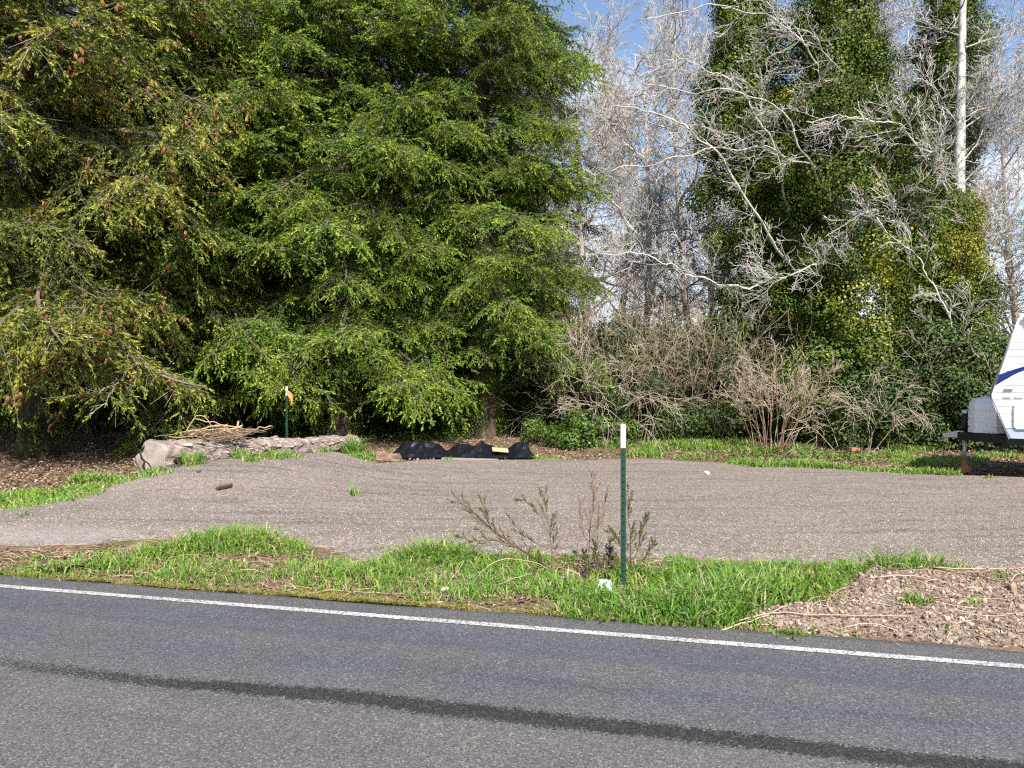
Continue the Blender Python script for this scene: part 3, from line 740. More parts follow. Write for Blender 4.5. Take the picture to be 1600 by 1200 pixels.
    ln = rng.uniform(0.040, 0.075, (n_, nb, 1)) * (1.1 - 0.35 * uu[..., None])
    w = unit(np.cross(dr, D_[:, None] + 0.3 * rng.normal(size=(n_, nb, 3)))) * 0.0125
    V = np.stack([base - w, base + w, base + dr * ln], 2)
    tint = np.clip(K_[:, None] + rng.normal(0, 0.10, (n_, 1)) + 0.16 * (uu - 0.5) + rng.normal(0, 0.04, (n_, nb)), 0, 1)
    mb.add(V.reshape(-1, 3), np.arange(n_ * nb * 3).reshape(-1, 3), 0, np.repeat(tint.ravel(), 3))
    me = mb.mesh(name, mats)
    return me, L, B_, D_
def cones_mesh(name, seed, B_, D_, count):
    rng = np.random.default_rng(seed); mb = MB()
    ids = rng.choice(len(B_), count // 3)
    for i in ids:
        for q in range(3):
            p0 = B_[i] + rng.normal(0, 0.04, 3); d_ = np.array([rng.normal(0, .15), rng.normal(0, .15), -1.0])
            tt = np.linspace(0, 1, 5); rr = np.array([0.007, 0.019, 0.022, 0.015, 0.003])
            tubes(mb, (p0 + d_ * tt[:, None] * 0.085)[None], rr[None], 6, 0, rng.random())
    return mb.mesh(name, M['cone'])
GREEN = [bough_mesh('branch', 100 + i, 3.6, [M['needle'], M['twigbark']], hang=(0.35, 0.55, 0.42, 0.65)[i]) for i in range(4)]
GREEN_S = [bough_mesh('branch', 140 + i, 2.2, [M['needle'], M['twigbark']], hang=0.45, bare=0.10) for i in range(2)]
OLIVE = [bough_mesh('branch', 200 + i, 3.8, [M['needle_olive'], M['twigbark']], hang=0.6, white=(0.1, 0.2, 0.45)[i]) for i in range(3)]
OLIVE_C = [cones_mesh('cones', 230 + i, OLIVE[i][2], OLIVE[i][3], 84) for i in range(3)]
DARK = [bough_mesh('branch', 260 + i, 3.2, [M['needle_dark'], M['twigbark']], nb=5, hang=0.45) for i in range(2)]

def trunk_mesh(name, seed, pts, radii, mat, sides=14, rough=0.12, flare=0.0):
    rng = np.random.default_rng(seed); mb = MB()
    pts = np.asarray(pts, float); n0 = len(pts)
    tt = np.linspace(0, n0 - 1, n0 * 5 - 4)
    Pn = np.stack([np.interp(tt, np.arange(n0), pts[:, i]) for i in range(3)], -1); Rn = np.interp(tt, np.arange(n0), radii)
    ang = np.arange(sides) / sides * 2 * np.pi
    V = []
    for j in range(len(tt)):
        k = 1 + rough * (vnoise(np.cos(ang) * 2 + 5, np.sin(ang) * 2 + Pn[j, 2] * 1.3 + seed, seed) - 0.5) * 2
        fl = 1 + flare * math.exp(-(Pn[j, 2] - Pn[0, 2]) / 0.35) * (0.6 + 0.6 * np.cos(ang * 4 + seed))
        V.append(np.stack([Pn[j, 0] + np.cos(ang) * Rn[j] * k * fl, Pn[j, 1] + np.sin(ang) * Rn[j] * k * fl, np.full(sides, Pn[j, 2])], -1))
    V = np.array(V); idx = np.arange(V.shape[0] * sides).reshape(V.shape[0], sides)
    a = idx[:-1]; b_ = np.roll(a, -1, 1); c_ = idx[1:]; d_ = np.roll(c_, -1, 1)
    mb.add(V.reshape(-1, 3), np.stack([a, b_, d_, c_], -1).reshape(-1, 4))
    mb.Fc.append((idx[-1][None, :], 0))
    return mb.mesh(name, mat, True)

def conifer(name, label, px, d, H, r0, zlow, reach, variants, seed, lean=(0, 0), step=0.50, per=6, group=None, cones=None, small=None, prof=None, droop=8, front=None):
    rng = np.random.default_rng(seed)
    x, y = (px - 800) / F * d, d
    z = float(ground_z(x, y)) - 0.05
    root = empty(name, label, 'tree', (x, y, z), 0, group)
    zz = np.linspace(0, H, 9)
    cl = lambda h: np.array([lean[0] * (h / H) ** 1.3 * H, lean[1] * h, h])
    obj('trunk', trunk_mesh('trunk', seed, [cl(h) for h in zz], r0 * (1 - zz / H) ** 0.8 + 0.015, M['bark'], flare=0.5), root)
    h = zlow; cnt = 0
    while h < H - 0.3 and cnt < 280:
        f = (h - zlow) / (H - zlow)
        rr = reach * (prof(h) if prof else (1 - f) ** 0.65) * 1.0
        npb = (per + 1 if 6 < h else per) if h < 12.5 else 5
        a0 = rng.uniform(0, 6.28)
        for q in range(npb):
            az = a0 + q / npb * 6.283 + rng.normal(0, 0.22)
            ln = rr * rng.uniform(0.5, 1.25)
            if front: ln *= front(az, h)
            if ln < 0.35: continue
            if small and ln < 2.0: me, L = small[rng.integers(len(small))][:2]; vi = None
            else: vi = rng.integers(len(variants)); me, L = variants[vi][:2]
            sc = ln / L
            pitch = R(droop + 10 * (1 - f) - 26 * f + rng.normal(0, 6))
            hz = h + rng.uniform(-0.2, 0.2)
            c0 = cl(hz)
            fl = 1 if rng.random() < 0.5 else -1
            o = obj('branch', me, root, tuple(c0), (rng.normal(0, 0.14), pitch, az), (sc, sc * fl * rng.uniform(0.9, 1.15), sc))
            cnt += 1
            if cones is not None and vi is not None and rng.random() < 0.6:
                obj('cones', cones[vi], o)
        h += step * (1 if h < 12.5 else 1.7)
    return root
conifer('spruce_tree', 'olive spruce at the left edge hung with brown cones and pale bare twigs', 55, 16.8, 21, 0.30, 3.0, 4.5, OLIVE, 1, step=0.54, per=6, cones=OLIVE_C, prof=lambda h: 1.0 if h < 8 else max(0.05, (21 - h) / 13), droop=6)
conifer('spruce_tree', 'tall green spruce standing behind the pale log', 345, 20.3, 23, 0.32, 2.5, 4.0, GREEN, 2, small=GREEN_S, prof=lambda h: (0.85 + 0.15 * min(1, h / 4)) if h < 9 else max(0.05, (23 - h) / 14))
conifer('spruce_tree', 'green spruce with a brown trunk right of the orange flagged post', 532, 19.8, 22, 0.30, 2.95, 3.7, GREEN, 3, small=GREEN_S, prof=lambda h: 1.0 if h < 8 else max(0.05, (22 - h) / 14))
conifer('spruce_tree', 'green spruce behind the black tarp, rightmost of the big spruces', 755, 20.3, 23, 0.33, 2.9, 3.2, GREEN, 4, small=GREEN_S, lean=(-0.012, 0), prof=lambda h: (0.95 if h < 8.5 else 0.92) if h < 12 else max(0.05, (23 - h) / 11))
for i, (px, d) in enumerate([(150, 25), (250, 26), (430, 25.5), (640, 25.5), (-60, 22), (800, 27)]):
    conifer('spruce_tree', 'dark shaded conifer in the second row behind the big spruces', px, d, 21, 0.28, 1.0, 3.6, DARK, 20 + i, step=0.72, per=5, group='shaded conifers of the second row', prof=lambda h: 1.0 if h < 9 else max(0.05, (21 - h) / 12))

# ------------------------------------------------------------------ bare trees
def grow(rng, out, p, d, L, r, lev, spec, tint0=None):
    sp_ = spec[lev]
    ns = sp_['n']; pts = [np.array(p, float)]; dirs = [unit(np.array(d, float))]
    for i in range(ns):
        nd = unit(dirs[-1] + rng.normal(0, sp_['jit'], 3) + np.array([0, 0, sp_['up']]))
        pts.append(pts[-1] + nd * L / ns); dirs.append(nd)
    pts = np.array(pts)
    tt = np.linspace(0, 1, ns + 1)
    out.append((lev, pts, np.maximum(r * (1 - tt * sp_.get('taper', 0.75)), sp_.get('rmin', 0.003)), rng.uniform(*sp_['tint']) if tint0 is None else tint0))
    if lev + 1 < len(spec): sprout(rng, out, pts, r, lev, spec, L)
def sprout(rng, out, pts, r, lev, spec, L):
    sp_ = spec[lev]; ns = len(pts) - 1; nxt = spec[lev + 1]
    nc = int(sp_['kids'] * rng.uniform(0.8, 1.25) + 0.5)
    for k in range(nc):
        t = sp_['t0'] + (0.99 - sp_['t0']) * (k + rng.random()) / nc
        j = min(int(t * ns), ns - 1); f = t * ns - j
        q = pts[j] * (1 - f) + pts[j + 1] * f; T = unit(pts[j + 1] - pts[j])
        a = rng.uniform(*sp_['ang']); s_ = rng.normal(size=3); s_ -= s_.dot(T) * T; s_ = unit(s_)
        dd_ = unit(math.cos(a) * T + math.sin(a) * s_)
        if 'flat' in sp_: dd_[2] *= sp_['flat']; dd_ = unit(dd_)
        grow(rng, out, q, dd_, L * rng.uniform(*sp_['lr']) * (1 - 0.45 * t), r * sp_['rr'] * (1 - 0.5 * t), lev + 1, spec)
def twig_mesh(name, out, mats, sides=(8, 5, 4, 3, 3, 3), mi=(0, 0, 0, 1, 1, 1), skip0=True):
    mb = MB()
    by = {}
    for lev, p, r, t in out:
        if skip0 and lev == 0: continue
        by.setdefault(lev, []).append((p, r, t))
    for lev, L in by.items(): polys(mb, L, sides[lev], mi[lev])
    return mb.mesh(name, mats, True)
ALDER = [dict(n=9, jit=0.05, up=0.06, tint=(0.8, 1), kids=24, t0=0.18, ang=(0.75, 1.25), lr=(0.26, 0.42), rr=0.34, taper=0.85),
         dict(n=8, jit=0.16, up=0.03, tint=(0.45, 1), kids=10, t0=0.18, ang=(0.5, 1.0), lr=(0.35, 0.6), rr=0.5),
         dict(n=6, jit=0.20, up=0.02, tint=(0.4, 1), kids=7, t0=0.15, ang=(0.45, 1.0), lr=(0.4, 0.65), rr=0.55, rmin=0.006),
         dict(n=4, jit=0.22, up=0.03, tint=(0.3, 1), kids=4, t0=0.2, ang=(0.4, 0.9), lr=(0.4, 0.7), rr=0.6, rmin=0.0062),
         dict(n=3, jit=0.22, up=0.05, tint=(0.0, 0.8), rmin=0.005)]
bare = []
for i in range(3):
    rng = np.random.default_rng(300 + i); out = []
    grow(rng, out, (0, 0, 0), (rng.normal(0, .04), rng.normal(0, .04), 1), 13.5, 0.16, 0, ALDER)
    lev0 = [o_ for o_ in out if o_[0] == 0][0]
    mb = MB(); tube(mb, lev0[1], lev0[2], 10, 0, 0.45); tm = mb.mesh('trunk', M['limb'], True)
    bare.append((tm, twig_mesh('crown', out, [M['limb'], M['twig']])))
def place_bare(i, px, d, rz, sc, label, group=None, zoff=-0.1):
    x, y = (px - 800) / F * d, d
    r_ = empty('alder_tree', label, 'tree', (x, y, float(ground_z(x, y)) + zoff), rz, group)
    r_.scale = (sc, sc, sc)
    obj('trunk', bare[i][0], r_); obj('crown', bare[i][1], r_)
    return r_
rng = np.random.default_rng(77)
for k, (px, d, sc) in enumerate([(930, 27, 1.0), (1000, 24.5, .95), (1075, 29, 1.1), (960, 33, 1.15), (1180, 31, 1.15), (1110, 35, 1.2), (930, 37, 1.25), (1300, 30, 1.15), (1400, 33, 1.2), (1600, 30, 1.1), (1540, 27, 1.0), (1660, 25, 1.0), (500, 31, 1.3), (230, 32, 1.3)]):
    place_bare(k % 3, px, d, rng.uniform(0, 6.28), sc, 'bare grey alder with a haze of fine twigs behind the thicket', 'bare alders behind the thicket')

# the tall pale alder at the right, lower trunk wrapped in ivy
IV = {}
def ivy_clump(name, seed, n_, rad, size, mat, tint=(0.42, 0.15), long=1.2):
    rng = np.random.default_rng(seed); mb = MB()
    v = unit(rng.normal(size=(n_, 3)))
    lump = 0.55 + 0.85 * vnoise(v[:, 0] * 2.6 + 7, v[:, 1] * 2.6 + v[:, 2] * 2.6, seed)
    rr = rad * lump * rng.uniform(0.55, 1.05, n_)
    nr = v + rng.normal(0, 0.35, (n_, 3)) + np.array([0, 0, 0.25])
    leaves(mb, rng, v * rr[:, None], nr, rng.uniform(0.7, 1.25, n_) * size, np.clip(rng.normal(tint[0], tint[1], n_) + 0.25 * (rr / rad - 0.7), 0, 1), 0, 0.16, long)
    return mb.mesh(name, mat)
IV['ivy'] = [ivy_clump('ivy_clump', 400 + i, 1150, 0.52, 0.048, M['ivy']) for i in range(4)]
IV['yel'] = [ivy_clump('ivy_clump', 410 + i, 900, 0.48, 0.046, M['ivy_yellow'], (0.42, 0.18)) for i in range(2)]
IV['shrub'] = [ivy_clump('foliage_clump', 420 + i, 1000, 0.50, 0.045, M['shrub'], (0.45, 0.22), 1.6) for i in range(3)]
IV['herb'] = [ivy_clump('leaf_clump', 430 + i, 260, 0.32, 0.065, M['herb'], (0.5, 0.22)) for i in range(3)]
def ivy_on(root, rng, pathf, radf, z0, z1, count, kind='ivy', yellow=None, sq=0.85, front=0.6):
    for k in range(count):
        z = z0 + (z1 - z0) * (k + rng.random()) / count
        a = rng.uniform(0, 6.283)
        if rng.random() < front: a = -math.pi / 2 + rng.uniform(-1.75, 1.75)
        rr = radf(z) * rng.uniform(0.55, 1.05) * (0.42 + 1.0 * vnoise(z * 0.75 + 3, a * 1.3 + root.location.x, 5)) * (1.35 if rng.random() < 0.1 else 1)
        c = pathf(z)
        q = (c[0] + rr * math.cos(a), c[1] + rr * math.sin(a) * sq, z)
        kd = 'yel' if (yellow and yellow(q, rng)) else kind
        me = IV[kd][rng.integers(len(IV[kd]))]
        s_ = rng.uniform(0.7, 1.25) * min(1.0, 0.45 + radf(z) * 0.6)
        obj(me.name.split('.')[0], me, root, q, tuple(rng.normal(0, 0.4, 2)) + (rng.uniform(0, 6.28),), (s_, s_, s_ * rng.uniform(0.9, 1.4)))
def ivy_tree(label, pxs, d, H, r0, radf, count, seed, z0=0.4, ztop=None, yellow=None, mat='alderbark', group=None, limbs=None, name='ivy_tree'):
    """pxs: list of (px, py) of the stem seen from the road at distance d, bottom to top"""
    rng = np.random.default_rng(seed)
    pts = np.array([P(px, py, d) for px, py in pxs]); base = pts[0].copy(); base[2] = float(ground_z(base[0], base[1])) - 0.05
    root = empty(name, label, 'tree', tuple(base), 0, group)
    loc = pts - base; loc[0, 2] = 0
    zs = loc[:, 2]
    path = lambda z: (np.interp(z, zs, loc[:, 0]), np.interp(z, zs, loc[:, 1]))
    hh = np.linspace(0, zs[-1], 10)
    obj('trunk', trunk_mesh('trunk', seed, [(path(h)[0], path(h)[1], h) for h in hh], r0 * (1 - 0.75 * hh / zs[-1]), M[mat], 12, 0.08, 0.3), root)
    ivy_on(root, rng, path, radf, z0, ztop or zs[-1], count, 'ivy', yellow)
    return root, path, rng
fall = lambda pts: (lambda z: float(np.interp(z, [a for a, _ in pts], [b for _, b in pts])))
yel_a = lambda q, rng: rng.random() < (0.75 * math.exp(-((q[0] - 0.25) / 0.45) ** 2) * (1 if 2.2 < q[2] < 6.6 else 0.15) + 0.05) and q[1] < 0
ivy_tree('broad ivy covered tree with a yellow streak in its leaves, widest of the ivy trees', [(1310, 690), (1320, 400), (1310, 200), (1305, -150)], 19.6, 14, 0.30, fall([(0, 1.5), (1.5, 1.7), (4, 2.1), (6.5, 2.0), (8.5, 1.45), (11, 1.0), (14, 0.6)]), 280, 501, 0.3, yellow=yel_a)
ivy_tree('dark ivy covered tree left of the broad yellow streaked one', [(1185, 690), (1180, 400), (1165, 150), (1160, -150)], 21.0, 14, 0.25, fall([(0, 0.8), (3, 1.0), (6, 1.25), (9, 1.1), (11.5, 0.7), (14, 0.4)]), 220, 502, 0.5)
ivy_tree('shorter ivy tree filling the gap left of the broad yellow streaked one', [(1240, 690), (1238, 400), (1236, 260), (1235, 150)], 20.6, 9, 0.2, fall([(0, 0.8), (3, 0.95), (6, 0.9), (8, 0.6), (9, 0.3)]), 110, 505, 0.4)
ivy_tree('ivy covered tree close left of the pale alder trunk', [(1450, 690), (1460, 400), (1470, 150), (1475, -150)], 21.2, 14, 0.22, fall([(0, 0.9), (3, 0.95), (6, 0.85), (9, 0.8), (12, 0.7), (14, 0.4)]), 200, 503, 0.3)
yel_b = lambda q, rng: rng.random() < (0.8 if 4.2 < q[2] < 6.0 else 0.25 if 3 < q[2] < 4.2 else 0.05)
alder, apath, rng = ivy_tree('tall pale alder with white bark above an ivy wrapped lower trunk', [(1500, 690), (1498, 300), (1500, 200), (1508, -160)], 19.4, 14, 0.21, fall([(0, 0.6), (2, 0.62), (4.5, 0.55), (6.0, 0.32), (6.6, 0.05)]), 95, 504, 0.2, 6.3, yellow=yel_b, name='alder_tree')
LIMB = [dict(ALDER[1], kids=13, rr=0.6)] + ALDER[2:]
out = []
for k in range(32):
    z = rng.uniform(4.2, 14); c = apath(z); a = rng.choice([rng.uniform(-0.6, 0.6), math.pi + rng.uniform(-0.6, 0.6), rng.uniform(0, 6.28)])
    grow(rng, out, (c[0], c[1], z), (math.cos(a), math.sin(a) * 0.6, rng.uniform(0.0, 0.8)), rng.uniform(1.4, 3.4), rng.uniform(0.012, 0.024), 0, LIMB)
obj('crown', twig_mesh('crown', out, [M['limb'], M['twig']], (5, 4, 3, 3), (0, 0, 1, 1), False), alder)

# lichen covered bare tree whose limbs reach left in front of the ivy: limbs drawn as points (px, py, distance)
LIMBS = [[(1285, 690, 20.3), (1290, 560, 20.2), (1290, 440, 20.0), (1285, 300, 19.9), (1280, 120, 19.8), (1270, -120, 19.8)],
         [(1238, 420, 19.6), (1180, 330, 18.1), (1130, 250, 17.9), (1090, 200, 17.8), (1030, 175, 17.8), (960, 165, 18)],
         [(1235, 340, 19.6), (1190, 190, 18), (1165, 140, 17.8), (1120, 105, 17.6), (1050, 80, 17.7)],
         [(1330, 345, 19.4), (1260, 260, 17.8), (1240, 180, 17.6), (1190, 150, 17.5), (1110, 140, 17.6), (1000, 130, 17.8)],
         [(1310, 285, 19.4), (1230, 235, 17.8), (1170, 225, 17.6), (1050, 245, 17.6), (950, 270, 17.8)],
         [(1190, 440, 19.6), (1115, 448, 18.1), (1075, 425, 17.9), (1020, 400, 17.8), (930, 395, 18)],
         [(1300, 400, 19), (1265, 415, 17.8), (1225, 440, 17.6), (1190, 420, 17.6), (1160, 400, 17.7)],
         [(1290, 125, 19.3), (1260, 60, 17.9), (1200, 20, 17.8), (1120, 10, 17.8), (1010, 30, 18)],
         [(1400, 180, 19.6), (1280, 70, 17.8), (1230, 30, 17.6), (1150, -40, 17.6)],
         [(1495, 330, 19.4), (1420, 200, 18.1), (1380, 190, 17.8), (1330, 180, 17.7), (1260, 190, 17.8)],
         [(1590, 560, 18.6), (1500, 545, 18.1), (1480, 480, 17.8), (1440, 420, 17.7), (1370, 340, 17.8)],
         [(1440, 370, 19.4), (1400, 345, 18), (1360, 330, 17.8), (1290, 370, 17.8)]]
SUB = [dict(n=6, jit=0.1, up=0, tint=(0.8, 1), kids=15, t0=0.15, ang=(0.45, 1.1), lr=(0.22, 0.55), rr=0.38),
       dict(n=6, jit=0.2, up=0.03, tint=(0.25, 0.85), kids=7, t0=0.15, ang=(0.45, 1.0), lr=(0.35, 0.65), rr=0.55, rmin=0.006),
       dict(n=4, jit=0.24, up=0.02, tint=(0.1, 0.9), kids=4, t0=0.2, ang=(0.4, 1.0), lr=(0.4, 0.7), rr=0.6, rmin=0.005),
       dict(n=3, jit=0.22, up=0.03, tint=(0.0, 0.9), rmin=0.0045)]
rng = np.random.default_rng(600)
base = P(1285, 690, 20.3); base[2] = float(ground_z(base[0], base[1])) - 0.05
lich = empty('alder_tree', 'leaning bare tree with whitish lichen limbs spreading left across the ivy', 'tree', tuple(base))
def smooth_path(pts, n_, rng, amp):
    pts = np.asarray(pts, float); t = np.linspace(0, len(pts) - 1, n_); k = np.arange(len(pts))
    q = np.stack([np.interp(t, k, pts[:, i]) for i in range(3)], -1)
    for _ in range(2): q[1:-1] = (q[:-2] + 2 * q[1:-1] + q[2:]) / 4
    q[1:-1] += rng.normal(0, amp, (n_ - 2, 3)); return q
for i, Lp in enumerate(LIMBS):
    q = smooth_path([P(*a) for a in Lp], 14, rng, 0.07); q = smooth_path(q, 40, rng, 0.012) - base
    mb = MB(); r0 = 0.13 if i == 0 else rng.uniform(0.022, 0.036)
    tube(mb, q, np.linspace(r0, 0.010, 40) * rng.uniform(0.7, 1.3, 40), 7, 0, rng.uniform(0.6, 0.95))
    o = obj('trunk' if i == 0 else 'limb', mb.mesh('limb', M['limb'], True), lich)
    out = []; sprout(rng, out, q, 0.035, 0, SUB, 3.4)
    obj('twigs', twig_mesh('twigs', out, [M['limb'], M['twig']], (6, 4, 3, 3), (0, 0, 1, 1), False), o)

# ------------------------------------------------------------------ undergrowth
def shrub(name, label, px, py, d, stems, H, spread, seed, mat, spec=None, group=None, tint=(0.3, 1), r=0.012, clumps=0, ckind='shrub', csize=1.0, arch=-0.05, cat='shrub', cz=(0.2, 0.9)):
    rng = np.random.default_rng(seed)
    x, y = (px - 800) / F * d, d
    root = empty(name, label, cat, (x, y, float(ground_z(x, y)) - 0.03), 0, group)
    if stems:
        sp_ = spec or [dict(n=8, jit=0.09, up=arch, tint=tint, kids=7, t0=0.35, ang=(0.35, 1.0), lr=(0.25, 0.5), rr=0.6, rmin=0.005),
                       dict(n=5, jit=0.17, up=arch * 0.6, tint=tint, kids=4, t0=0.2, ang=(0.4, 0.9), lr=(0.35, 0.6), rr=0.6, rmin=0.0045),
                       dict(n=3, jit=0.2, up=0, tint=tint, rmin=0.004)]
        out = []
        for k in range(stems):
            a = rng.uniform(0, 6.283); q = spread * math.sqrt(rng.random()) * 0.4
            grow(rng, out, (q * math.cos(a), q * math.sin(a), 0), (math.cos(a) * spread / H * rng.uniform(0.2, 1), math.sin(a) * spread / H * rng.uniform(0.2, 1), 1), H * rng.uniform(0.7, 1.2), r * rng.uniform(0.6, 1.2), 0, sp_)
        obj('stems', twig_mesh('stems', out, [mat, mat], (4, 3, 3, 3), (0, 0, 0, 0), False), root)
    for k in range(clumps):
        a = rng.uniform(0, 6.283); q = spread * math.sqrt(rng.random()); z = H * rng.uniform(*cz) * (1 - 0.35 * (q / spread) ** 2)
        me = IV[ckind][rng.integers(len(IV[ckind]))]; s_ = csize * rng.uniform(0.7, 1.3)
        obj(me.name.split('.')[0], me, root, (q * math.cos(a), q * math.sin(a) * 0.8, z), tuple(rng.normal(0, .4, 2)) + (rng.uniform(0, 6.28),), (s_,) * 3)
    return root
# dark evergreen bushes
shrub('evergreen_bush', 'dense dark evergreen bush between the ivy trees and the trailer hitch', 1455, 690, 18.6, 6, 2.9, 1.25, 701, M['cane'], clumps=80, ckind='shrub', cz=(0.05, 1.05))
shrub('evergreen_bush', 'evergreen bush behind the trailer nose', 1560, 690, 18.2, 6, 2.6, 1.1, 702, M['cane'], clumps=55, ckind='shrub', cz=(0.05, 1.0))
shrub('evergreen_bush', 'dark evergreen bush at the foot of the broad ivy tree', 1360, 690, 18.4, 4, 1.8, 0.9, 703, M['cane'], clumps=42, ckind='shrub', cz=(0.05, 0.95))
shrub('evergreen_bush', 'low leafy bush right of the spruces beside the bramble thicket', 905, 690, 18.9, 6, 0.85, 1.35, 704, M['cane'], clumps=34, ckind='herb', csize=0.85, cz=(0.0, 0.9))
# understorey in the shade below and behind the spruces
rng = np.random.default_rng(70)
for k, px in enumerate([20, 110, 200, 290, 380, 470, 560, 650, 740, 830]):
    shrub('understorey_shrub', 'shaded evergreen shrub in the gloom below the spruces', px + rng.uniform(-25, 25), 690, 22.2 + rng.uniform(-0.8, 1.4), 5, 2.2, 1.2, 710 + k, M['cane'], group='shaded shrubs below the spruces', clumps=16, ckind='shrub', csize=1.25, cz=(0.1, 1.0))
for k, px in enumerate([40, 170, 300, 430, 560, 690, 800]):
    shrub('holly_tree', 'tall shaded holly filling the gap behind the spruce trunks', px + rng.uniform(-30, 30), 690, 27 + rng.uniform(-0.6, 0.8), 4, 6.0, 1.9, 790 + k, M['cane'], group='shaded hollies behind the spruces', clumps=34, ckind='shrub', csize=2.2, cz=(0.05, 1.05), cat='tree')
# brambles and bare scrub between the spruces and the ivy
for k, (px, d, H, sp_) in enumerate([(930, 20, 3.2, 1.4), (985, 19.4, 2.8, 1.3), (1040, 20, 3.4, 1.4), (1095, 19.6, 3.0, 1.3), (1145, 20.2, 3.4, 1.2), (960, 22, 4.2, 1.5), (1070, 22, 4.4, 1.5), (1010, 23.5, 4.6, 1.6)]):
    shrub('bramble_thicket', 'tangled grey brown bramble thicket with arching canes', px, 690, d, 24, H, sp_, 740 + k, M['cane'], group='bramble thickets between spruces and ivy', tint=(0.1, 0.9), r=0.0075, clumps=16, ckind='shrub', csize=0.7, arch=-0.07, cz=(0.1, 0.8))
for k, px in enumerate([950, 1010, 1075, 1130]):
    shrub('evergreen_bush', 'dark leafy bush deep inside the bramble thicket', px, 690, 21.0, 3, 3.1, 1.3, 760 + k, M['cane'], group='dark bushes inside the brambles', clumps=44, ckind='shrub', csize=1.2, cz=(0.1, 1.0))
# red stemmed shrub and the drooping grey one
CANE = [dict(n=8, jit=0.05, up=-0.015, tint=(0.0, 0.45), kids=7, t0=0.45, ang=(0.3, 0.8), lr=(0.25, 0.45), rr=0.6, rmin=0.006),
        dict(n=5, jit=0.16, up=-0.04, tint=(0.2, 0.8), kids=5, t0=0.2, ang=(0.4, 0.9), lr=(0.35, 0.6), rr=0.6, rmin=0.005), dict(n=3, jit=0.2, up=0, tint=(0.4, 1), rmin=0.0045)]
shrub('red_cane_shrub', 'bare shrub with reddish upright canes in front of the thicket', 1205, 700, 17.4, 30, 2.1, 0.95, 770, M['cane'], CANE, r=0.013)
DROOP = [dict(n=8, jit=0.12, up=-0.10, tint=(0.4, 0.9), kids=9, t0=0.3, ang=(0.4, 1.0), lr=(0.4, 0.65), rr=0.6, rmin=0.005),
         dict(n=6, jit=0.15, up=-0.14, tint=(0.6, 1), kids=5, t0=0.2, ang=(0.4, 0.9), lr=(0.35, 0.6), rr=0.6, rmin=0.0045), dict(n=3, jit=0.2, up=-0.1, tint=(0.6, 1), rmin=0.004)]
shrub('drooping_shrub', 'leafless grey shrub with drooping twigs before the broad ivy tree', 1335, 698, 17.6, 9, 1.9, 1.1, 771, M['cane'], DROOP, r=0.012)
shrub('drooping_shrub', 'grey arching scrub leaning out of the thicket beside the spruces', 960, 690, 18.8, 12, 2.6, 1.6, 772, M['cane'], DROOP, r=0.010)
for o in [q for q in bpy.data.objects if q.name.startswith('spruce_tree') and not q.get('group')]:
    rg = np.random.default_rng(int(abs(o.location.x) * 100))
    for k in range(16):
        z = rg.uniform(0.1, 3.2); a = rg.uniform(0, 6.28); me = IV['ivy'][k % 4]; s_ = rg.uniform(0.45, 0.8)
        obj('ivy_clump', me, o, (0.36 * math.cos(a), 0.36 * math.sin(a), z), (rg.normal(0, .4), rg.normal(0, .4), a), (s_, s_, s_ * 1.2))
rng = np.random.default_rng(79)
for k, (px, py, lab) in enumerate([(88, 886, 'dark broad leaved dock plant at the left end of the verge'), (150, 884, 'brownish broad leaved weed beside the moss at the left'), (1010, 900, 'small broad leaved weed right of the near post'), (560, 898, 'low broad leaved weed in the middle of the verge')]):
    g = G(px, py, 0.02); nl_ = 60
    root = empty('dock_plant', lab, 'weed', (g[0], g[1], float(any_z(g[0], g[1]))))
    a = rng.uniform(0, 6.28, nl_); el = rng.uniform(0.1, 0.9, nl_); rr_ = rng.uniform(0.0, 0.09, nl_)
    mb = MB(); dirn = np.stack([np.cos(a) * np.cos(el), np.sin(a) * np.cos(el), np.sin(el)], -1)
    nrm = unit(np.stack([-np.cos(a) * np.sin(el), -np.sin(a) * np.sin(el), np.cos(el)], -1)); w = np.cross(nrm, dirn); b0 = np.stack([rr_ * np.cos(a), rr_ * np.sin(a), np.full(nl_, 0.005)], -1); ll = rng.uniform(0.05, 0.12, nl_)[:, None]
    Vv = np.stack([b0, b0 + dirn * ll * 0.5 + w * ll * 0.2, b0 + dirn * ll - nrm * ll * 0.25, b0 + dirn * ll * 0.5 - w * ll * 0.2], 1); ii = (np.arange(nl_) * 4)[:, None]
    mb.add(Vv.reshape(-1, 3), np.concatenate([ii + np.array([[0, 1, 2]]), ii + np.array([[0, 2, 3]])]), 0, np.repeat(rng.uniform(0, 0.6, nl_), 4))
    obj('leaves', mb.mesh('leaves', M['shrub'] if k < 2 else M['herb']), root)
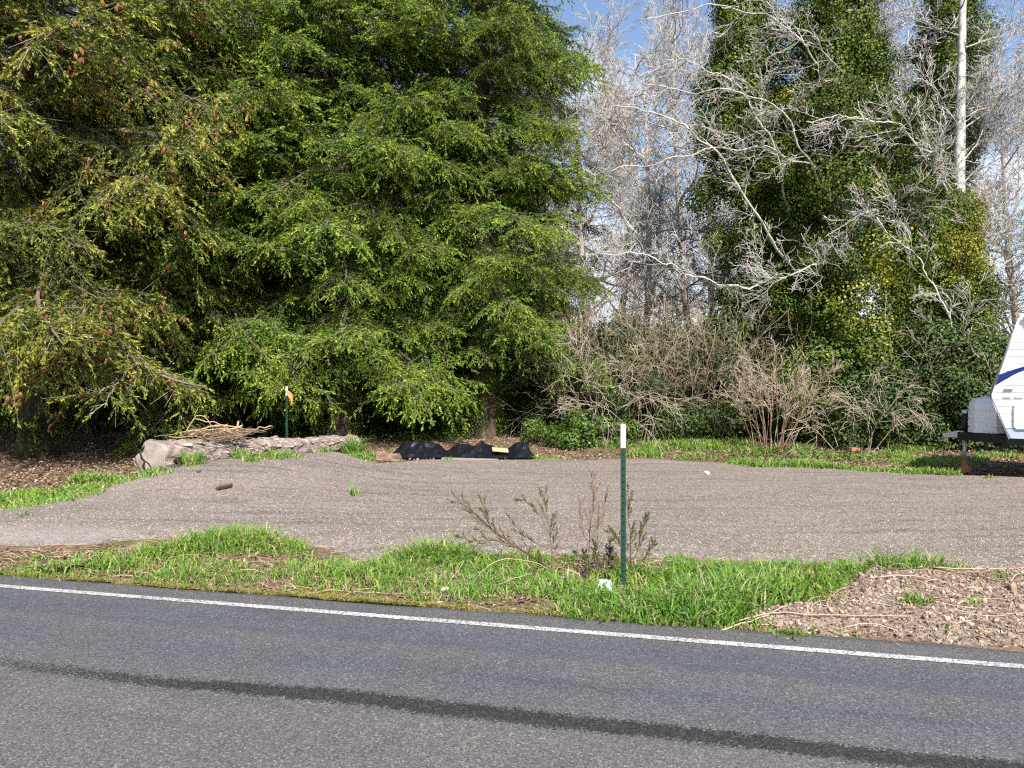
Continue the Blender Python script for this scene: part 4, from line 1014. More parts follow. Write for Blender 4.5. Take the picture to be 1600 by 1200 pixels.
# ivy and herbs creeping over the ground
rng = np.random.default_rng(78)
mb = MB()
for px, py, rx, ry, n_ in [(700, 690, 1.1, .5, 900), (770, 683, 1.4, .6, 1300), (640, 690, 1.0, .4, 400), (860, 690, .9, .5, 600), (920, 690, 1.2, .6, 700), (1180, 690, 1.0, .5, 900), (1120, 688, 1.2, .6, 900), (1260, 692, 1.0, .5, 900), (1330, 695, 1.2, .6, 900), (1420, 697, 1.4, .6, 1200), (1510, 690, 1.4, .6, 1200), (450, 690, 1.4, .6, 700), (560, 685, 1.2, .5, 500), (330, 700, 1.0, .5, 400), (1250, 715, 2.2, .8, 500), (1000, 690, 1.4, .5, 800)]:
    g = G(px, py, 0.0); ra = np.sqrt(rng.random(n_)); an = rng.uniform(0, 6.283, n_)
    x = g[0] + rx * ra * np.cos(an); y = g[1] + ry * 1.6 * ra * np.sin(an)
    nr = rng.normal(0, 0.55, (n_, 3)); nr[:, 2] = 1
    leaves(mb, rng, np.stack([x, y, any_z(x, y) + rng.uniform(0.02, 0.20, n_) * (1 - 0.5 * ra)], -1), nr, rng.uniform(0.04, 0.09, n_), np.clip(rng.normal(0.5, 0.2, n_), 0, 1), 0, 0.2, 1.2)
tag(obj('creeping_ivy', mb.mesh('creeping_ivy', M['herb'])), 'green ivy and herbs creeping along the wood edge', 'ground cover', kind='stuff')

# ------------------------------------------------------------------ steel posts
M['post_green'] = plain('green_post_paint', (0.008, 0.040, 0.026), 0.45, 0.4, 0.4, 18)
M['post_white'] = plain('white_post_paint', (0.82, 0.80, 0.74), 0.5, 0.4, 0.08)
M['rust'] = plain('rust', (0.33, 0.14, 0.05), 0.85, 0.2, 0.4, 40)
M['ribbon'] = plain('orange_ribbon', (0.62, 0.26, 0.11), 0.6, 0.3, 0.1)
def tee(mb, z0, z1, w=0.038, dpt=0.034, t=0.0055):
    pl = [(-w / 2, 0), (w / 2, 0), (w / 2, t), (t / 2, t), (t / 2, dpt), (-t / 2, dpt), (-t / 2, t), (-w / 2, t)]
    n_ = 8
    v = [(x, y, z0) for x, y in pl] + [(x, y, z1) for x, y in pl]
    n0 = mb.n
    mb.add(v, [[i, (i + 1) % n_, n_ + (i + 1) % n_, n_ + i] for i in range(n_)])
    for q in ([8, 9, 10, 15], [11, 12, 13, 14]): mb.Fc.append((np.array([q]) + n0, 0))
def tpost(label, x, y, ztop, white, w=0.038, rz=0.25):
    z = float(any_z(x, y))
    root = empty('steel_post', label, 'post', (x, y, z), rz)
    H = ztop - z
    mb = MB(); tee(mb, -0.25, H - white, w)
    sh = obj('shaft', mb.mesh('shaft', M['post_green']), root)
    mb = MB(); box(mb, (-0.009, -0.007, 0), (0.009, 0.0005, 0.020), 0, 0.5, 0.003); me = mb.mesh('stud', M['post_green'])
    for k in range(int((H - white) / 0.055)): obj('stud', me, sh, (0, 0, 0.02 + k * 0.055))
    mb = MB(); tee(mb, H - white, H, w + 0.001, 0.035, 0.0062); obj('white_top', mb.mesh('white_top', M['post_white']), root)
    mb = MB(); tee(mb, H - white - 0.008, H - white + 0.003, w + 0.003, 0.036, 0.0072); obj('rust_band', mb.mesh('rust_band', M['rust']), root)
    return root, H
g = G(974, 915, 0.03)
tpost('green steel post with a white top in the roadside weeds', g[0], g[1], P(972, 663, g[1])[2], 0.19, 0.042)
g = G(448, 714, 0.02)
fp, H = tpost('distant green steel post with an orange ribbon behind the log', g[0], g[1], P(450, 604, g[1])[2], 0.19, 0.045, -0.1)
mb = MB(); rng = np.random.default_rng(31)
for k in range(4):
    tt = np.linspace(0, 1, 7); a = -0.35 + 0.28 * k
    c = np.stack([0.02 + tt * 0.12 * (0.7 + 0.3 * math.cos(a)), -0.012 - 0.01 * k + 0.02 * np.sin(tt * 5 + k), H - 0.10 - tt * (0.05 + 0.06 * k) - 0.03 * tt ** 2], -1)
    w = np.array([0, 0.004, 0.018])
    V = np.concatenate([c - w, c + w]); mb.add(V, [[i, i + 1, i + 8, i + 7] for i in range(6)])
obj('ribbon', mb.mesh('ribbon', M['ribbon']), fp)
mb = MB(); tube(mb, [(0, 0.012, H - 0.13), (0, 0.012, H - 0.08)], 0.026, 10); obj('ribbon_knot', mb.mesh('ribbon_knot', M['ribbon']), fp)

# ------------------------------------------------------------------ fallen log with brush on top
M['logbark'] = barkmat('log_bark', [(0.30, (0.085, 0.06, 0.048)), (0.5, (0.26, 0.205, 0.175)), (0.72, (0.50, 0.44, 0.40))], 13, (0.45, 1, 1), 0.05)
m, n, l, b = newmat('sawn_log_end')
oc = objc(n); f = noise(n, l, 5, 5, 0.6, oc)
wv = n.new('ShaderNodeTexWave'); wv.wave_type = 'RINGS'; wv.rings_direction = 'X'; wv.inputs['Scale'].default_value = 11; wv.inputs['Distortion'].default_value = 3; wv.inputs['Detail'].default_value = 3
l.new(oc, wv.inputs['Vector'])
r = ramp(n, [(0.25, (0.11, 0.085, 0.066)), (0.45, (0.24, 0.20, 0.165)), (0.75, (0.36, 0.32, 0.28))]); l.new(mix(n, l, 0.22, f, wv.outputs['Color']), r.inputs[0])
l.new(r.outputs[0], b.inputs['Base Color']); b.inputs['Roughness'].default_value = 0.85; bump(n, l, b, wv.outputs['Fac'], 0.004, 0.5)
M['logend'] = m
M['dark'] = plain('dark_hollow', (0.025, 0.018, 0.013), 0.95, 0.05)  # near-black paint for the shade in the log's cracks and knot
A0 = np.array([-6.18, 13.15, 0.31]); A1 = np.array([-3.5, 17.1, 0.24])
LL = np.linalg.norm(A1 - A0)
log = empty('fallen_log', 'grey weathered fallen log with a pale sawn end beside the gravel mound', 'log', tuple(A0), math.atan2(A1[1] - A0[1], A1[0] - A0[0]))
rng = np.random.default_rng(41)
ns, sd = 64, 40
X = np.linspace(0, LL, ns); ang = np.linspace(0, 2 * np.pi, sd, endpoint=False)
Rr = np.interp(X, [0, 0.5, 1.0, 2.0, LL], [0.315, 0.285, 0.26, 0.24, 0.165])
Zc = np.interp(X, [0, 1.5, LL], [0, -0.05, -0.07])
XX, AA = np.meshgrid(X, ang, indexing='ij')
bumpv = 1 + 0.16 * (fbm(XX * 1.6, np.cos(AA) * 1.2 + np.sin(AA) * 0.9 + 4, 91) - 0.5) * 2 + 0.12 * (fbm(XX * 5, np.cos(AA) * 4 + 9, 92) - 0.5) * (XX > 0.35) + 0.10 * (fbm(XX * 3 + 2, np.sin(AA) * 6 + 9, 97) - 0.5) * (XX > 0.35)
but = 1 + 0.22 * np.exp(-XX / 0.35) * np.cos(2 * (AA - 2.1)) * 0.8 + 0.10 * np.exp(-XX / 0.3) * np.cos(5 * AA)
RR = Rr[:, None] * bumpv * but
V = np.stack([XX - 0.42 * RR * np.cos(AA) * np.exp(-XX / 0.45), RR * np.cos(AA), Zc[:, None] + RR * np.sin(AA)], -1)
idx = np.arange(ns * sd).reshape(ns, sd)
a = idx[:-1]; c_ = idx[1:]
mb = MB(); mb.add(V.reshape(-1, 3), np.stack([a, c_, np.roll(c_, -1, 1), np.roll(a, -1, 1)], -1).reshape(-1, 4)); mb.Fc.append((idx[-1][None], 0))
obj('bark', mb.mesh('bark', M['logbark'], True), log)
mb = MB(); rings = [1.0, 0.985, 0.8, 0.55, 0.3, 0.1]
E = np.array([[(-0.012 - 0.05 * (1 - k) + 0.03 * vnoise(np.cos(t_) * k * 3 + 8, np.sin(t_) * k * 3, 93) - (0.0 if k < 0.99 else -0.02) - 0.42 * k * RR[0, j] * math.cos(t_), k * RR[0, j] * math.cos(t_), k * RR[0, j] * math.sin(t_)) for j, t_ in enumerate(ang)] for k in rings], float)
idx = np.arange(len(rings) * sd).reshape(len(rings), sd); a = idx[:-1]; c_ = idx[1:]
mb.add(E.reshape(-1, 3), np.stack([a, np.roll(a, -1, 1), np.roll(c_, -1, 1), c_], -1).reshape(-1, 4)); mb.Fc.append((idx[-1][None], 0))
end = obj('sawn_end', mb.mesh('sawn_end', M['logend'], True), log)
# cracks and knot as dark solids, shade of the recesses put into the colour
def crack(pts, w, par):
    mb = MB(); tube(mb, [(a_ - 0.42 * b_ + 0.012, b_, c__) for a_, b_, c__ in pts], np.array(w) * 1.7, 5); obj('crack', mb.mesh('crack', M['dark'], True), par)
crack([(-0.035, 0.19, 0.14), (-0.05, 0.13, 0.02), (-0.055, 0.07, -0.04), (-0.05, 0.10, -0.13), (-0.035, 0.06, -0.24)], [0.004, 0.012, 0.010, 0.014, 0.005], end)
crack([(-0.05, 0.06, -0.04), (-0.055, 0.0, -0.08), (-0.05, -0.05, -0.16)], [0.004, 0.008, 0.003], end)
crack([(-0.045, 0.17, 0.10), (-0.05, 0.12, 0.16), (-0.04, 0.09, 0.22)], [0.003, 0.009, 0.003], end)
mb = MB(); sph = np.array([(0.35 + 0.13 * math.cos(t_) * math.cos(p_), -0.235 + 0.06 * math.sin(p_), -0.03 + 0.085 * math.sin(t_) * math.cos(p_)) for p_ in np.linspace(-1.4, 1.4, 7) for t_ in np.linspace(0, 6.283, 14, endpoint=False)])
idx = np.arange(7 * 14).reshape(7, 14); a = idx[:-1]; c_ = idx[1:]
mb.add(sph, np.stack([a, np.roll(a, -1, 1), np.roll(c_, -1, 1), c_], -1).reshape(-1, 4)); mb.Fc.append((idx[0][None, ::-1], 0)); mb.Fc.append((idx[-1][None], 0))
obj('knot_shade', mb.mesh('knot_shade', M['dark'], True), log)  # solid dark blob painting the shadowed spot beside the sawn end
# bark scales standing proud on top
me_s = []
for i in range(4):
    mb = MB(); box(mb, (-0.09, -0.045, -0.01), (0.09, 0.045, 0.014), 0, 0.5, 0.008); mm = mb.mesh('bark_plate', M['logbark'])
    for v_ in mm.vertices: v_.co += Vector(rng.normal(0, 0.010, 3))
    me_s.append(mm)
for k in range(110):
    x = rng.uniform(0.35, LL - 0.1); t_ = rng.uniform(-0.5, 2.2) + math.pi * 0.0
    t_ = math.pi / 2 + rng.uniform(-0.7, 2.1)
    j = min(int(x / LL * (ns - 1)), ns - 1); q = int((t_ % 6.283) / 6.283 * sd) % sd
    pnt = V[j, q]; s_ = rng.uniform(0.5, 1.3)
    obj('bark_plate', me_s[k % 4], log, (x, pnt[1], pnt[2]), (t_ - math.pi / 2, rng.normal(0, .1), rng.normal(0, .2)), (s_, s_, s_ * rng.uniform(0.8, 1.8)))

M['stick'] = tintmat('dry_sticks', [(0.0, (0.13, 0.085, 0.06)), (0.5, (0.25, 0.18, 0.125)), (1.0, (0.46, 0.32, 0.18))], scale=14)
brush = empty('brush_pile', 'heap of dry sticks and peeled branches on the fallen log', 'brush pile', (-5.65, 14.25, 0.60))
for k in range(150):
    L_ = rng.uniform(0.25, 0.85); a = rng.normal(0.25, 0.7) + (math.pi if k % 2 else 0); big = k < 8
    c = np.array([rng.normal(0, 0.24) + 0.22, rng.normal(0, 0.24), abs(rng.normal(0, 0.07)) - 0.02 + (0.08 if big else 0)])
    d_ = np.array([math.cos(a), math.sin(a), rng.normal(0.0, 0.16)])
    tt = np.linspace(-0.5, 0.5, 7); cv = rng.normal(0, 0.14, 3)
    pts = c + d_ * tt[:, None] * L_ + cv * (tt[:, None] ** 2 - 0.1) * L_ + rng.normal(0, 0.012, (7, 3))
    mb = MB(); r0 = rng.uniform(0.012, 0.02) if big else rng.uniform(0.004, 0.010)
    tube(mb, pts, np.linspace(r0, r0 * 0.6, 7), 5, 0, rng.uniform(0.8, 1) if big else rng.random() * 0.75)
    obj('stick', mb.mesh('stick', M['stick'], True), brush)
for pts, r0 in [([(-.35, -.2, .05), (-.2, -.2, .3), (-.12, -.18, .42), (0.05, -.2, .40), (.15, -.2, .2)], .011), ([(-.25, -.25, .02), (-.1, -.25, .12), (.1, -.22, .2), (.35, -.2, .24), (.7, -.1, .16)], .018), ([(-.3, -.2, .12), (0, -.22, .15), (.45, -.2, .16)], .017), ([(-.16, -.2, .4), (-.12, -.2, .5), (-.08, -.18, .58)], .006)]:
    mb = MB(); tube(mb, smooth_path(pts, 12, rng, 0.006), np.linspace(r0, r0 * 0.6, 12), 6, 0, 0.9); obj('stick', mb.mesh('stick', M['stick'], True), brush)
g = P(368, 690, 15.6)
mb = MB(); tube(mb, [(0, 0, -0.35), (0.01, 0, 0.0), (0.03, 0, 0.25), (0.06, 0, 0.42)], [0.03, 0.028, 0.024, 0.02], 7, 0, 0.7)
tag(obj('wooden_stake', mb.mesh('wooden_stake', M['stick'], True), None, tuple(g)), 'short pale stake standing up behind the log', 'stake')

# ------------------------------------------------------------------ black plastic, boards, bits of wood
m, n, l, b = newmat('black_plastic_sheet')
f = noise(n, l, 3.5, 6, 0.7, objc(n))
b.inputs['Base Color'].default_value = (0.006, 0.0065, 0.009, 1); b.inputs['Roughness'].default_value = 0.30; b.inputs['Specular IOR Level'].default_value = 0.45
bump(n, l, b, f, 0.02, 0.5)
M['tarp'] = m
def tarp_part(name, x0, x1, y0, y1, hf, nx, ny, parent):
    mb = MB(); xs = np.linspace(x0, x1, nx); ys = np.linspace(y0, y1, ny)
    X, Y = np.meshgrid(xs, ys, indexing='ij'); Z = hf(X, Y)
    U_ = (X - x0) / (x1 - x0); W_ = (Y - y0) / (y1 - y0)
    X2 = X + 0.10 * (fbm(X * 3, Y * 3 + 4, 95) - 0.5) ; Y2 = Y + 0.16 * (fbm(X * 2.5 + 8, Y * 2, 96) - 0.5)
    idx = np.arange(X.size).reshape(X.shape)
    mb.add(np.stack([X2, Y2, Z], -1).reshape(-1, 3), np.stack([idx[:-1, :-1], idx[1:, :-1], idx[1:, 1:], idx[:-1, 1:]], -1).reshape(-1, 4))
    return obj(name, mb.mesh(name, M['tarp'], False), parent)
tz = float(any_z(-1.2, 16.3))
tarp = empty('black_tarp', 'crumpled black plastic sheeting lying at the far edge of the lot', 'tarp', (-1.2, 16.35, 0.06))
def fold_h(X, Y):
    g_ = lambda cx, cy_, sx_, sy_, h_, a=0: h_ * np.exp(-(np.abs(((X - cx) * math.cos(a) + (Y - cy_) * math.sin(a)) / sx_) ** 1.6 + np.abs((-(X - cx) * math.sin(a) + (Y - cy_) * math.cos(a)) / sy_) ** 1.5))
    z = g_(-0.92, 0.0, .34, .30, .43, .2) + g_(-0.55, -.05, .25, .3, .18) + g_(-1.33, -.05, .22, .25, .30, -.4) + g_(-.02, .05, .16, .3, .38, .5) + g_(.30, .0, .28, .3, .15) + g_(.62, 0, .42, .26, .28) + g_(1.05, 0, .3, .2, .12) + g_(1.42, 0, .17, .24, .46, .25) + g_(1.62, -.1, .14, .2, .22)
    cre = np.abs(np.mod(X * 3.1 + Y * 2.2 + 0.6 * fbm(X * 2, Y * 2, 99), 1) - 0.5) * 0.10 + np.abs(np.mod(X * 2.3 - Y * 3.4 + 0.8 * fbm(X * 2 + 5, Y * 2, 98), 1) - 0.5) * 0.09
    edge = sstep(0, 0.12, 0.5 - np.abs(Y)) * sstep(0, 0.15, 1.75 - np.abs(X - 0.08))
    rg1 = 1 - np.abs(2 * fbm(X * 2.6 + Y * 1.7, Y * 1.5 - X * 0.9, 94, 2) - 1); rg2 = 1 - np.abs(2 * vnoise(X * 4.5 - Y * 3 + 3, Y * 3.5 + X * 2, 96) - 1)
    return (z * (0.30 + 0.50 * rg1 ** 1.5 + 0.28 * rg2) + 0.9 * cre * (0.35 + np.minimum(z * 3, 1))) * edge - 0.03
tarp_part('sheet', -1.68, 1.82, -0.5, 0.5, fold_h, 66, 20, tarp); tarp.scale = (0.88, 1.0, 0.76); tarp.location.x = -1.12
M['board'] = plain('pale_board', (0.45, 0.31, 0.18), 0.7, 0.3, 0.12, 6)
M['plank'] = plain('grey_plank', (0.24, 0.205, 0.18), 0.85, 0.15, 0.25, 9, bumpd=0.004)
M['rotwood'] = barkmat('rotten_wood', [(0.3, (0.07, 0.042, 0.028)), (0.5, (0.18, 0.12, 0.085)), (0.72, (0.30, 0.235, 0.19))], 14, (0.4, 1, 1), 0.04)
mb = MB(); box(mb, (-0.17, -0.10, 0), (0.17, 0.10, 0.028), 0, 0.5, 0.004)
tag(obj('board', mb.mesh('board', M['board']), None, (-0.25, 16.10, 0.17), (0.25, 0.10, 0.1)), 'pale yellowish board poking out of the black plastic', 'board')
mb = MB(); box(mb, (-0.58, -0.11, 0), (0.58, 0.11, 0.045), 0, 0.5, 0.006)
zp = float(any_z(-0.9, 15.55))
tag(obj('plank', mb.mesh('plank', M['plank']), None, (-0.86, 15.62, zp + 0.02), (0.15, 0.02, -0.05)), 'weathered grey plank lying in front of the black plastic', 'plank')
def chunk(name, seed, L_, r_, mat, sides=18, nn=14, taper=0.8):
    rng = np.random.default_rng(seed); mb = MB()
    X = np.linspace(0, L_, nn); an = np.linspace(0, 6.283, sides, endpoint=False); XX, AA = np.meshgrid(X, an, indexing='ij')
    rr = r_ * (1 - (1 - taper) * XX / L_) * (0.75 + 0.5 * fbm(XX * 6 + seed, np.cos(AA) * 1.6 + np.sin(AA) * 2 + 6, seed))
    rr = rr * np.clip(np.minimum(XX, L_ - XX) * 12 / L_ + 0.55, 0, 1)
    V = np.stack([XX + 0.04 * (fbm(AA * 2, XX * 3, seed) - 0.5), rr * np.cos(AA), rr * np.sin(AA)], -1)
    idx = np.arange(nn * sides).reshape(nn, sides); a = idx[:-1]; c_ = idx[1:]
    mb.add(V.reshape(-1, 3), np.stack([a, c_, np.roll(c_, -1, 1), np.roll(a, -1, 1)], -1).reshape(-1, 4))
    mb.Fc.append((idx[0][None, ::-1], 0)); mb.Fc.append((idx[-1][None], 0))
    return mb.mesh(name, mat, False)
g = np.array([-2.85, 15.35]); tag(obj('rotten_stump', chunk('rotten_stump', 61, 0.52, 0.16, M['rotwood']), None, (g[0] + 0.12, g[1] + 0.15, float(any_z(*g)) + 0.10), (0.4, 0.05, -0.25)), 'crumbling brown chunk of log at the left end of the black plastic', 'log')
g = G(350, 770, 0.16); zz = float(any_z(g[0], g[1]))
mb = MB(); box(mb, (-0.11, -0.028, -0.02), (0.11, 0.028, 0.028), 0, 0.5, 0.007); me = mb.mesh('wood_offcut', plain('brown_offcut', (0.14, 0.075, 0.045), 0.85, 0.15, 0.5, 20, bumpd=0.01))
rr_ = np.random.default_rng(6)
for v_ in me.vertices: v_.co += Vector(rr_.normal(0, 0.005, 3))
tag(obj('wood_offcut', me, None, (g[0], g[1], zz + 0.035), (0.2, -0.12, 0.95)), 'reddish brown piece of wood lying on the gravel mound', 'wood')
M['whitestone'] = plain('pale_stone', (0.66, 0.63, 0.58), 0.8, 0.2, 0.15)
def single_stone(name, label, px, py, size, mat, seed, sc=(1, 0.8, 0.6), cat='stone'):
    rng = np.random.default_rng(seed); g = G(px, py, 0.05); zz = float(any_z(g[0], g[1]))
    mb = MB(); scatter_stones(mb, rng, np.zeros((1, 3)), np.ones(1), ICO_V, ICO_F, np.array([0.5]), 0.8)
    tag(obj(name, mb.mesh(name, mat), None, (g[0], g[1], zz + size * 0.35), (0, 0, seed), (size * sc[0], size * sc[1], size * sc[2])), label, cat)
single_stone('pale_stone', 'whitish stone lying near the far edge of the gravel lot', 1105, 741, 0.075, M['whitestone'], 3)
single_stone('dark_clod', 'small dark clod on the gravel left of the wood piece', 310, 770, 0.04, M['rotwood'], 4)
g = G(1336, 703, 0.05)
mb = MB(); box(mb, (-0.14, -0.07, 0), (0.14, 0.07, 0.10), 0, 0.5, 0.012)
tag(obj('brick', mb.mesh('brick', plain('orange_brick', (0.34, 0.15, 0.08), 0.9, 0.15, 0.25, 25, bumpd=0.006)), None, (g[0], g[1], float(any_z(g[0], g[1])) + 0.02), (0, 0.05, 0.2)), 'orange brown brick on the grass below the drooping shrub', 'brick')

# crumpled white plastic by the near post
rng = np.random.default_rng(9)
def crumple(seed, sx_, sy_, sz_):
    rng = np.random.default_rng(seed); mb = MB(); a = np.linspace(0, 6.283, 22, endpoint=False); ph = np.linspace(-1.45, 1.45, 12)
    A_, PH = np.meshgrid(a, ph)
    q = 1 + 0.55 * (vnoise(np.cos(A_) * 3 + 9, np.sin(A_) * 3 + PH * 2.4, seed) - 0.5) + 0.35 * np.abs(np.mod(A_ * 1.6 + PH * 1.3, 1) - 0.5)
    V = np.stack([sx_ * q * np.cos(A_) * np.cos(PH) ** 0.5, sy_ * q * np.sin(A_) * np.cos(PH) ** 0.5, sz_ * q * np.sin(PH)], -1)
    idx = np.arange(V.shape[0] * 22).reshape(V.shape[0], 22); b_ = idx[:-1]; c_ = idx[1:]
    mb.add(V.reshape(-1, 3), np.stack([b_, np.roll(b_, -1, 1), np.roll(c_, -1, 1), c_], -1).reshape(-1, 4)); mb.Fc.append((idx[0][None, ::-1], 0)); mb.Fc.append((idx[-1][None], 0))
    return mb
M['whiteplastic'] = plain('white_plastic', (0.50, 0.52, 0.52), 0.45, 0.4, 0.08)
g = G(945, 923, 0.03)
tag(obj('plastic_bag', crumple(8, 0.06, 0.045, 0.045).mesh('plastic_bag', M['whiteplastic']), None, (g[0], g[1], float(any_z(g[0], g[1])) + 0.045), (0, 0.1, 0.3)), 'crumpled white plastic bag at the foot of the near post', 'bag')
g = G(695, 922, 0.03)
mb = MB(); tt = np.linspace(0, 1, 5)
tube(mb, [(-0.03, 0, 0.006), (0, 0, 0.010), (0.035, 0, 0.010)], [0.014, 0.017, 0.012], 12)
tag(obj('plastic_cup', mb.mesh('plastic_cup', M['whiteplastic'], True), None, (g[0], g[1], float(any_z(g[0], g[1])) + 0.03), (0, 0, 0.2)), 'small whitish cup lying in the grass of the verge', 'cup')

# ------------------------------------------------------------------ weeds round the near post
def weed(name, label, px, py, stems, seed, leafy, tint, cat='weed'):
    """stems: list of polylines [(px,py)...] at the distance of the root, with (depth drift, radius, kids, sub length)"""
    rng = np.random.default_rng(seed); g = G(px, py, 0.03); base = np.array([g[0], g[1], float(any_z(g[0], g[1]))])
    root = empty(name, label, cat, tuple(base)); out = []
    SP = [dict(n=6, jit=0.05, up=0.02, tint=tint, kids=9, t0=0.25, ang=(0.25, 0.65), lr=(0.25, 0.5), rr=0.55, rmin=0.002),
          dict(n=5, jit=0.08, up=0.05, tint=tint, kids=4, t0=0.3, ang=(0.25, 0.6), lr=(0.35, 0.6), rr=0.6, rmin=0.0016),
          dict(n=3, jit=0.1, up=0.05, tint=tint, rmin=0.0013)]
    for pl, drift, r_, kids, sub in stems:
        q = np.array([P(a, b_, g[1] + drift * i / max(1, len(pl) - 1)) for i, (a, b_) in enumerate(pl)]) - base
        q = smooth_path(q, 12, rng, 0.004)
        out.append((0, q, np.linspace(r_, r_ * 0.3, 12), rng.uniform(*tint)))
        if kids:
            SP[0]['kids'] = int(kids * 1.5); sprout(rng, out, q, r_ * 0.7, 0, SP, sub)
    obj('stems', twig_mesh('stems', out, [M['stem'], M['stem']], (6, 4, 3), (0, 0, 0), False), root)
    if leafy:
        pts = []; 
        for lev, p_, r_, t_ in out:
            lo = 0.45 if lev == 0 else 0.1
            for k in range(int(leafy * (len(p_)) * (0.6 if lev == 0 else 1))):
                t = rng.uniform(lo, 1) * (len(p_) - 1); j = min(int(t), len(p_) - 2); pts.append(p_[j] + (p_[j + 1] - p_[j]) * (t - j))
        pts = np.array(pts); mb = MB()
        leaves(mb, rng, pts, rng.normal(0, 1, (len(pts), 3)) + np.array([0, -0.3, 0.4]), rng.uniform(0.0035, 0.0075, len(pts)), np.clip(rng.normal(0.5, 0.22, len(pts)), 0, 1), 0, 0.2, 1.9)
        obj('leaves', mb.mesh('leaves', M['broom']), root)
    return root
weed('broom_shrub', 'broom branch arching left low over the gravel edge', 868, 900, [([(868, 900), (850, 880), (825, 868), (790, 842), (760, 820), (735, 795), (718, 785)], 0.25, .008, 10, .65), ([(825, 868), (795, 850), (770, 835), (760, 810), (755, 790)], .3, .005, 7, .45), ([(800, 850), (770, 845), (735, 845), (715, 840)], .15, .004, 5, .3)], 801, 3.5, (0.0, 0.5))
weed('broom_shrub', 'upright feathery broom shoot in the middle of the weeds', 864, 902, [([(864, 902), (863, 870), (860, 840), (853, 800), (850, 772)], .1, .006, 9, .5), ([(858, 835), (845, 805), (825, 785), (815, 780)], .15, .004, 5, .35), ([(862, 860), (840, 850), (812, 835), (800, 810)], .2, .003, 4, .3)], 802, 3, (0.1, 0.6))
weed('dead_weed', 'dead brown weed with wiry upright stalks left of the near post', 922, 902, [([(922, 902), (920, 850), (925, 810), (928, 770), (924, 742)], .05, .006, 12, .42), ([(921, 860), (908, 820), (905, 780)], .1, .004, 6, .3), ([(922, 845), (940, 810), (948, 770)], .1, .004, 7, .3), ([(918, 890), (900, 860), (895, 830)], .05, .003, 4, .3), ([(922, 880), (935, 850), (932, 800)], -.1, .004, 7, .3)], 803, 0, (0.10, 0.5))
weed('broom_shrub', 'dark green broom bush behind the near post', 985, 905, [([(985, 905), (985, 860), (982, 810), (980, 765)], .25, .006, 10, .45), ([(987, 890), (995, 860), (1005, 825), (1012, 810)], .3, .005, 8, .4), ([(985, 885), (968, 850), (955, 830)], .25, .004, 6, .35), ([(990, 895), (1008, 870), (1022, 850)], .2, .004, 6, .3), ([(985, 900), (960, 880), (950, 850)], .2, .004, 7, .35)], 804, 3.5, (0.0, 0.4))
weed('broom_shrub', 'leafy broom clump at the root of the dead brown weed', 935, 905, [([(935, 905), (932, 880), (930, 850)], .1, .004, 9, .28), ([(935, 905), (948, 885), (955, 860)], .1, .004, 8, .25), ([(930, 905), (918, 890), (915, 865)], .1, .004, 8, .25)], 805, 4, (0.0, 0.4))
# dry stalks
STALKS = [([(690, 922), (705, 905), (722, 882), (724, 876)], .003, 'dry pale stalk standing in the grass by the white cup'), ([(735, 908), (765, 875), (800, 873), (840, 876), (866, 896)], .005, 'long arched pale stem bending over the verge grass'),
          ([(740, 922), (790, 908), (830, 896)], .005, 'straight dead stem slanting through the verge grass'), ([(462, 920), (500, 912), (550, 917), (640, 920), (690, 921)], .003, 'long dry stalk lying along the mossy road edge'),
          ([(864, 945), (890, 940), (900, 930), (910, 912)], .006, 'curved bare twig lying near the road before the near post'), ([(986, 912), (1010, 920), (1030, 935)], .007, 'short pale stick leaning right of the near post'),
          ([(1000, 912), (1035, 914)], .005, 'cut pale stick lying behind the short leaning stick'), ([(900, 915), (935, 903), (975, 907)], .005, 'brown stick lying across the foot of the near post'), ([(991, 945), (993, 920), (991, 905)], .004, 'thin dark stem standing before the near post'),
          ([(60, 893), (120, 896), (165, 898)], .004, 'dry stem on the moss at the left end of the verge'), ([(1135, 965), (1200, 958), (1290, 962), (1420, 968)], .006, 'long dry cane lying across the rubble by the grass'), ([(1120, 975), (1180, 962), (1230, 955)], .006, 'grey cane lying low on the rubble near the road'),
          ([(1450, 895), (1480, 912), (1540, 925), (1575, 935)], .006, 'dark cane lying across the top of the rubble'), ([(1450, 898), (1510, 905), (1560, 898), (1600, 897)], .006, 'pale cane along the upper edge of the rubble'), ([(1380, 915), (1440, 905), (1500, 908)], .005, 'thin brown cane on the crest of the rubble heap'), ([(1360, 925), (1420, 921), (1480, 930)], .005, 'thin pale cane on the slope of the rubble heap'),
          ([(1240, 868), (1270, 872), (1320, 886)], .004, 'dark thin stem leaning over the grass at the lot edge'), ([(1412, 895), (1408, 878), (1406, 868)], .006, 'short dry stub standing in the grass at the rubble heap')]
rng = np.random.default_rng(33)
for pl, r_, lab in STALKS:
    lie = 'lying' in lab or ' along' in lab or ' on the' in lab
    pts = []
    for px, py in pl:
        if lie:
            g = G(px, py, 0.05); pts.append([g[0], g[1], float(max(any_z(g[0], g[1]), sho_z(g[0], g[1])[0] if px > 1100 else -1)) + 0.03])
        else:
            g = G(pl[0][0], pl[0][1], 0.02); pts.append(P(px, py, g[1] + 0.02 * len(pts)))
    pts = np.array(pts, float)
    if not lie: pts[0, 2] = float(any_z(pts[0, 0], pts[0, 1])) - 0.02
    q = smooth_path(pts, 10, rng, 0.004); c0 = q[0].copy()
    mb = MB(); tube(mb, q - c0, np.linspace(r_, r_ * 0.55, 10), 6, 0, 0.25 if 'dark' in lab or 'brown' in lab else rng.uniform(0.75, 1))
    tag(obj('dry_stalk', mb.mesh('dry_stalk', M['stem'], True), None, tuple(c0)), lab, 'stalk', 'dry stalks on the verge')
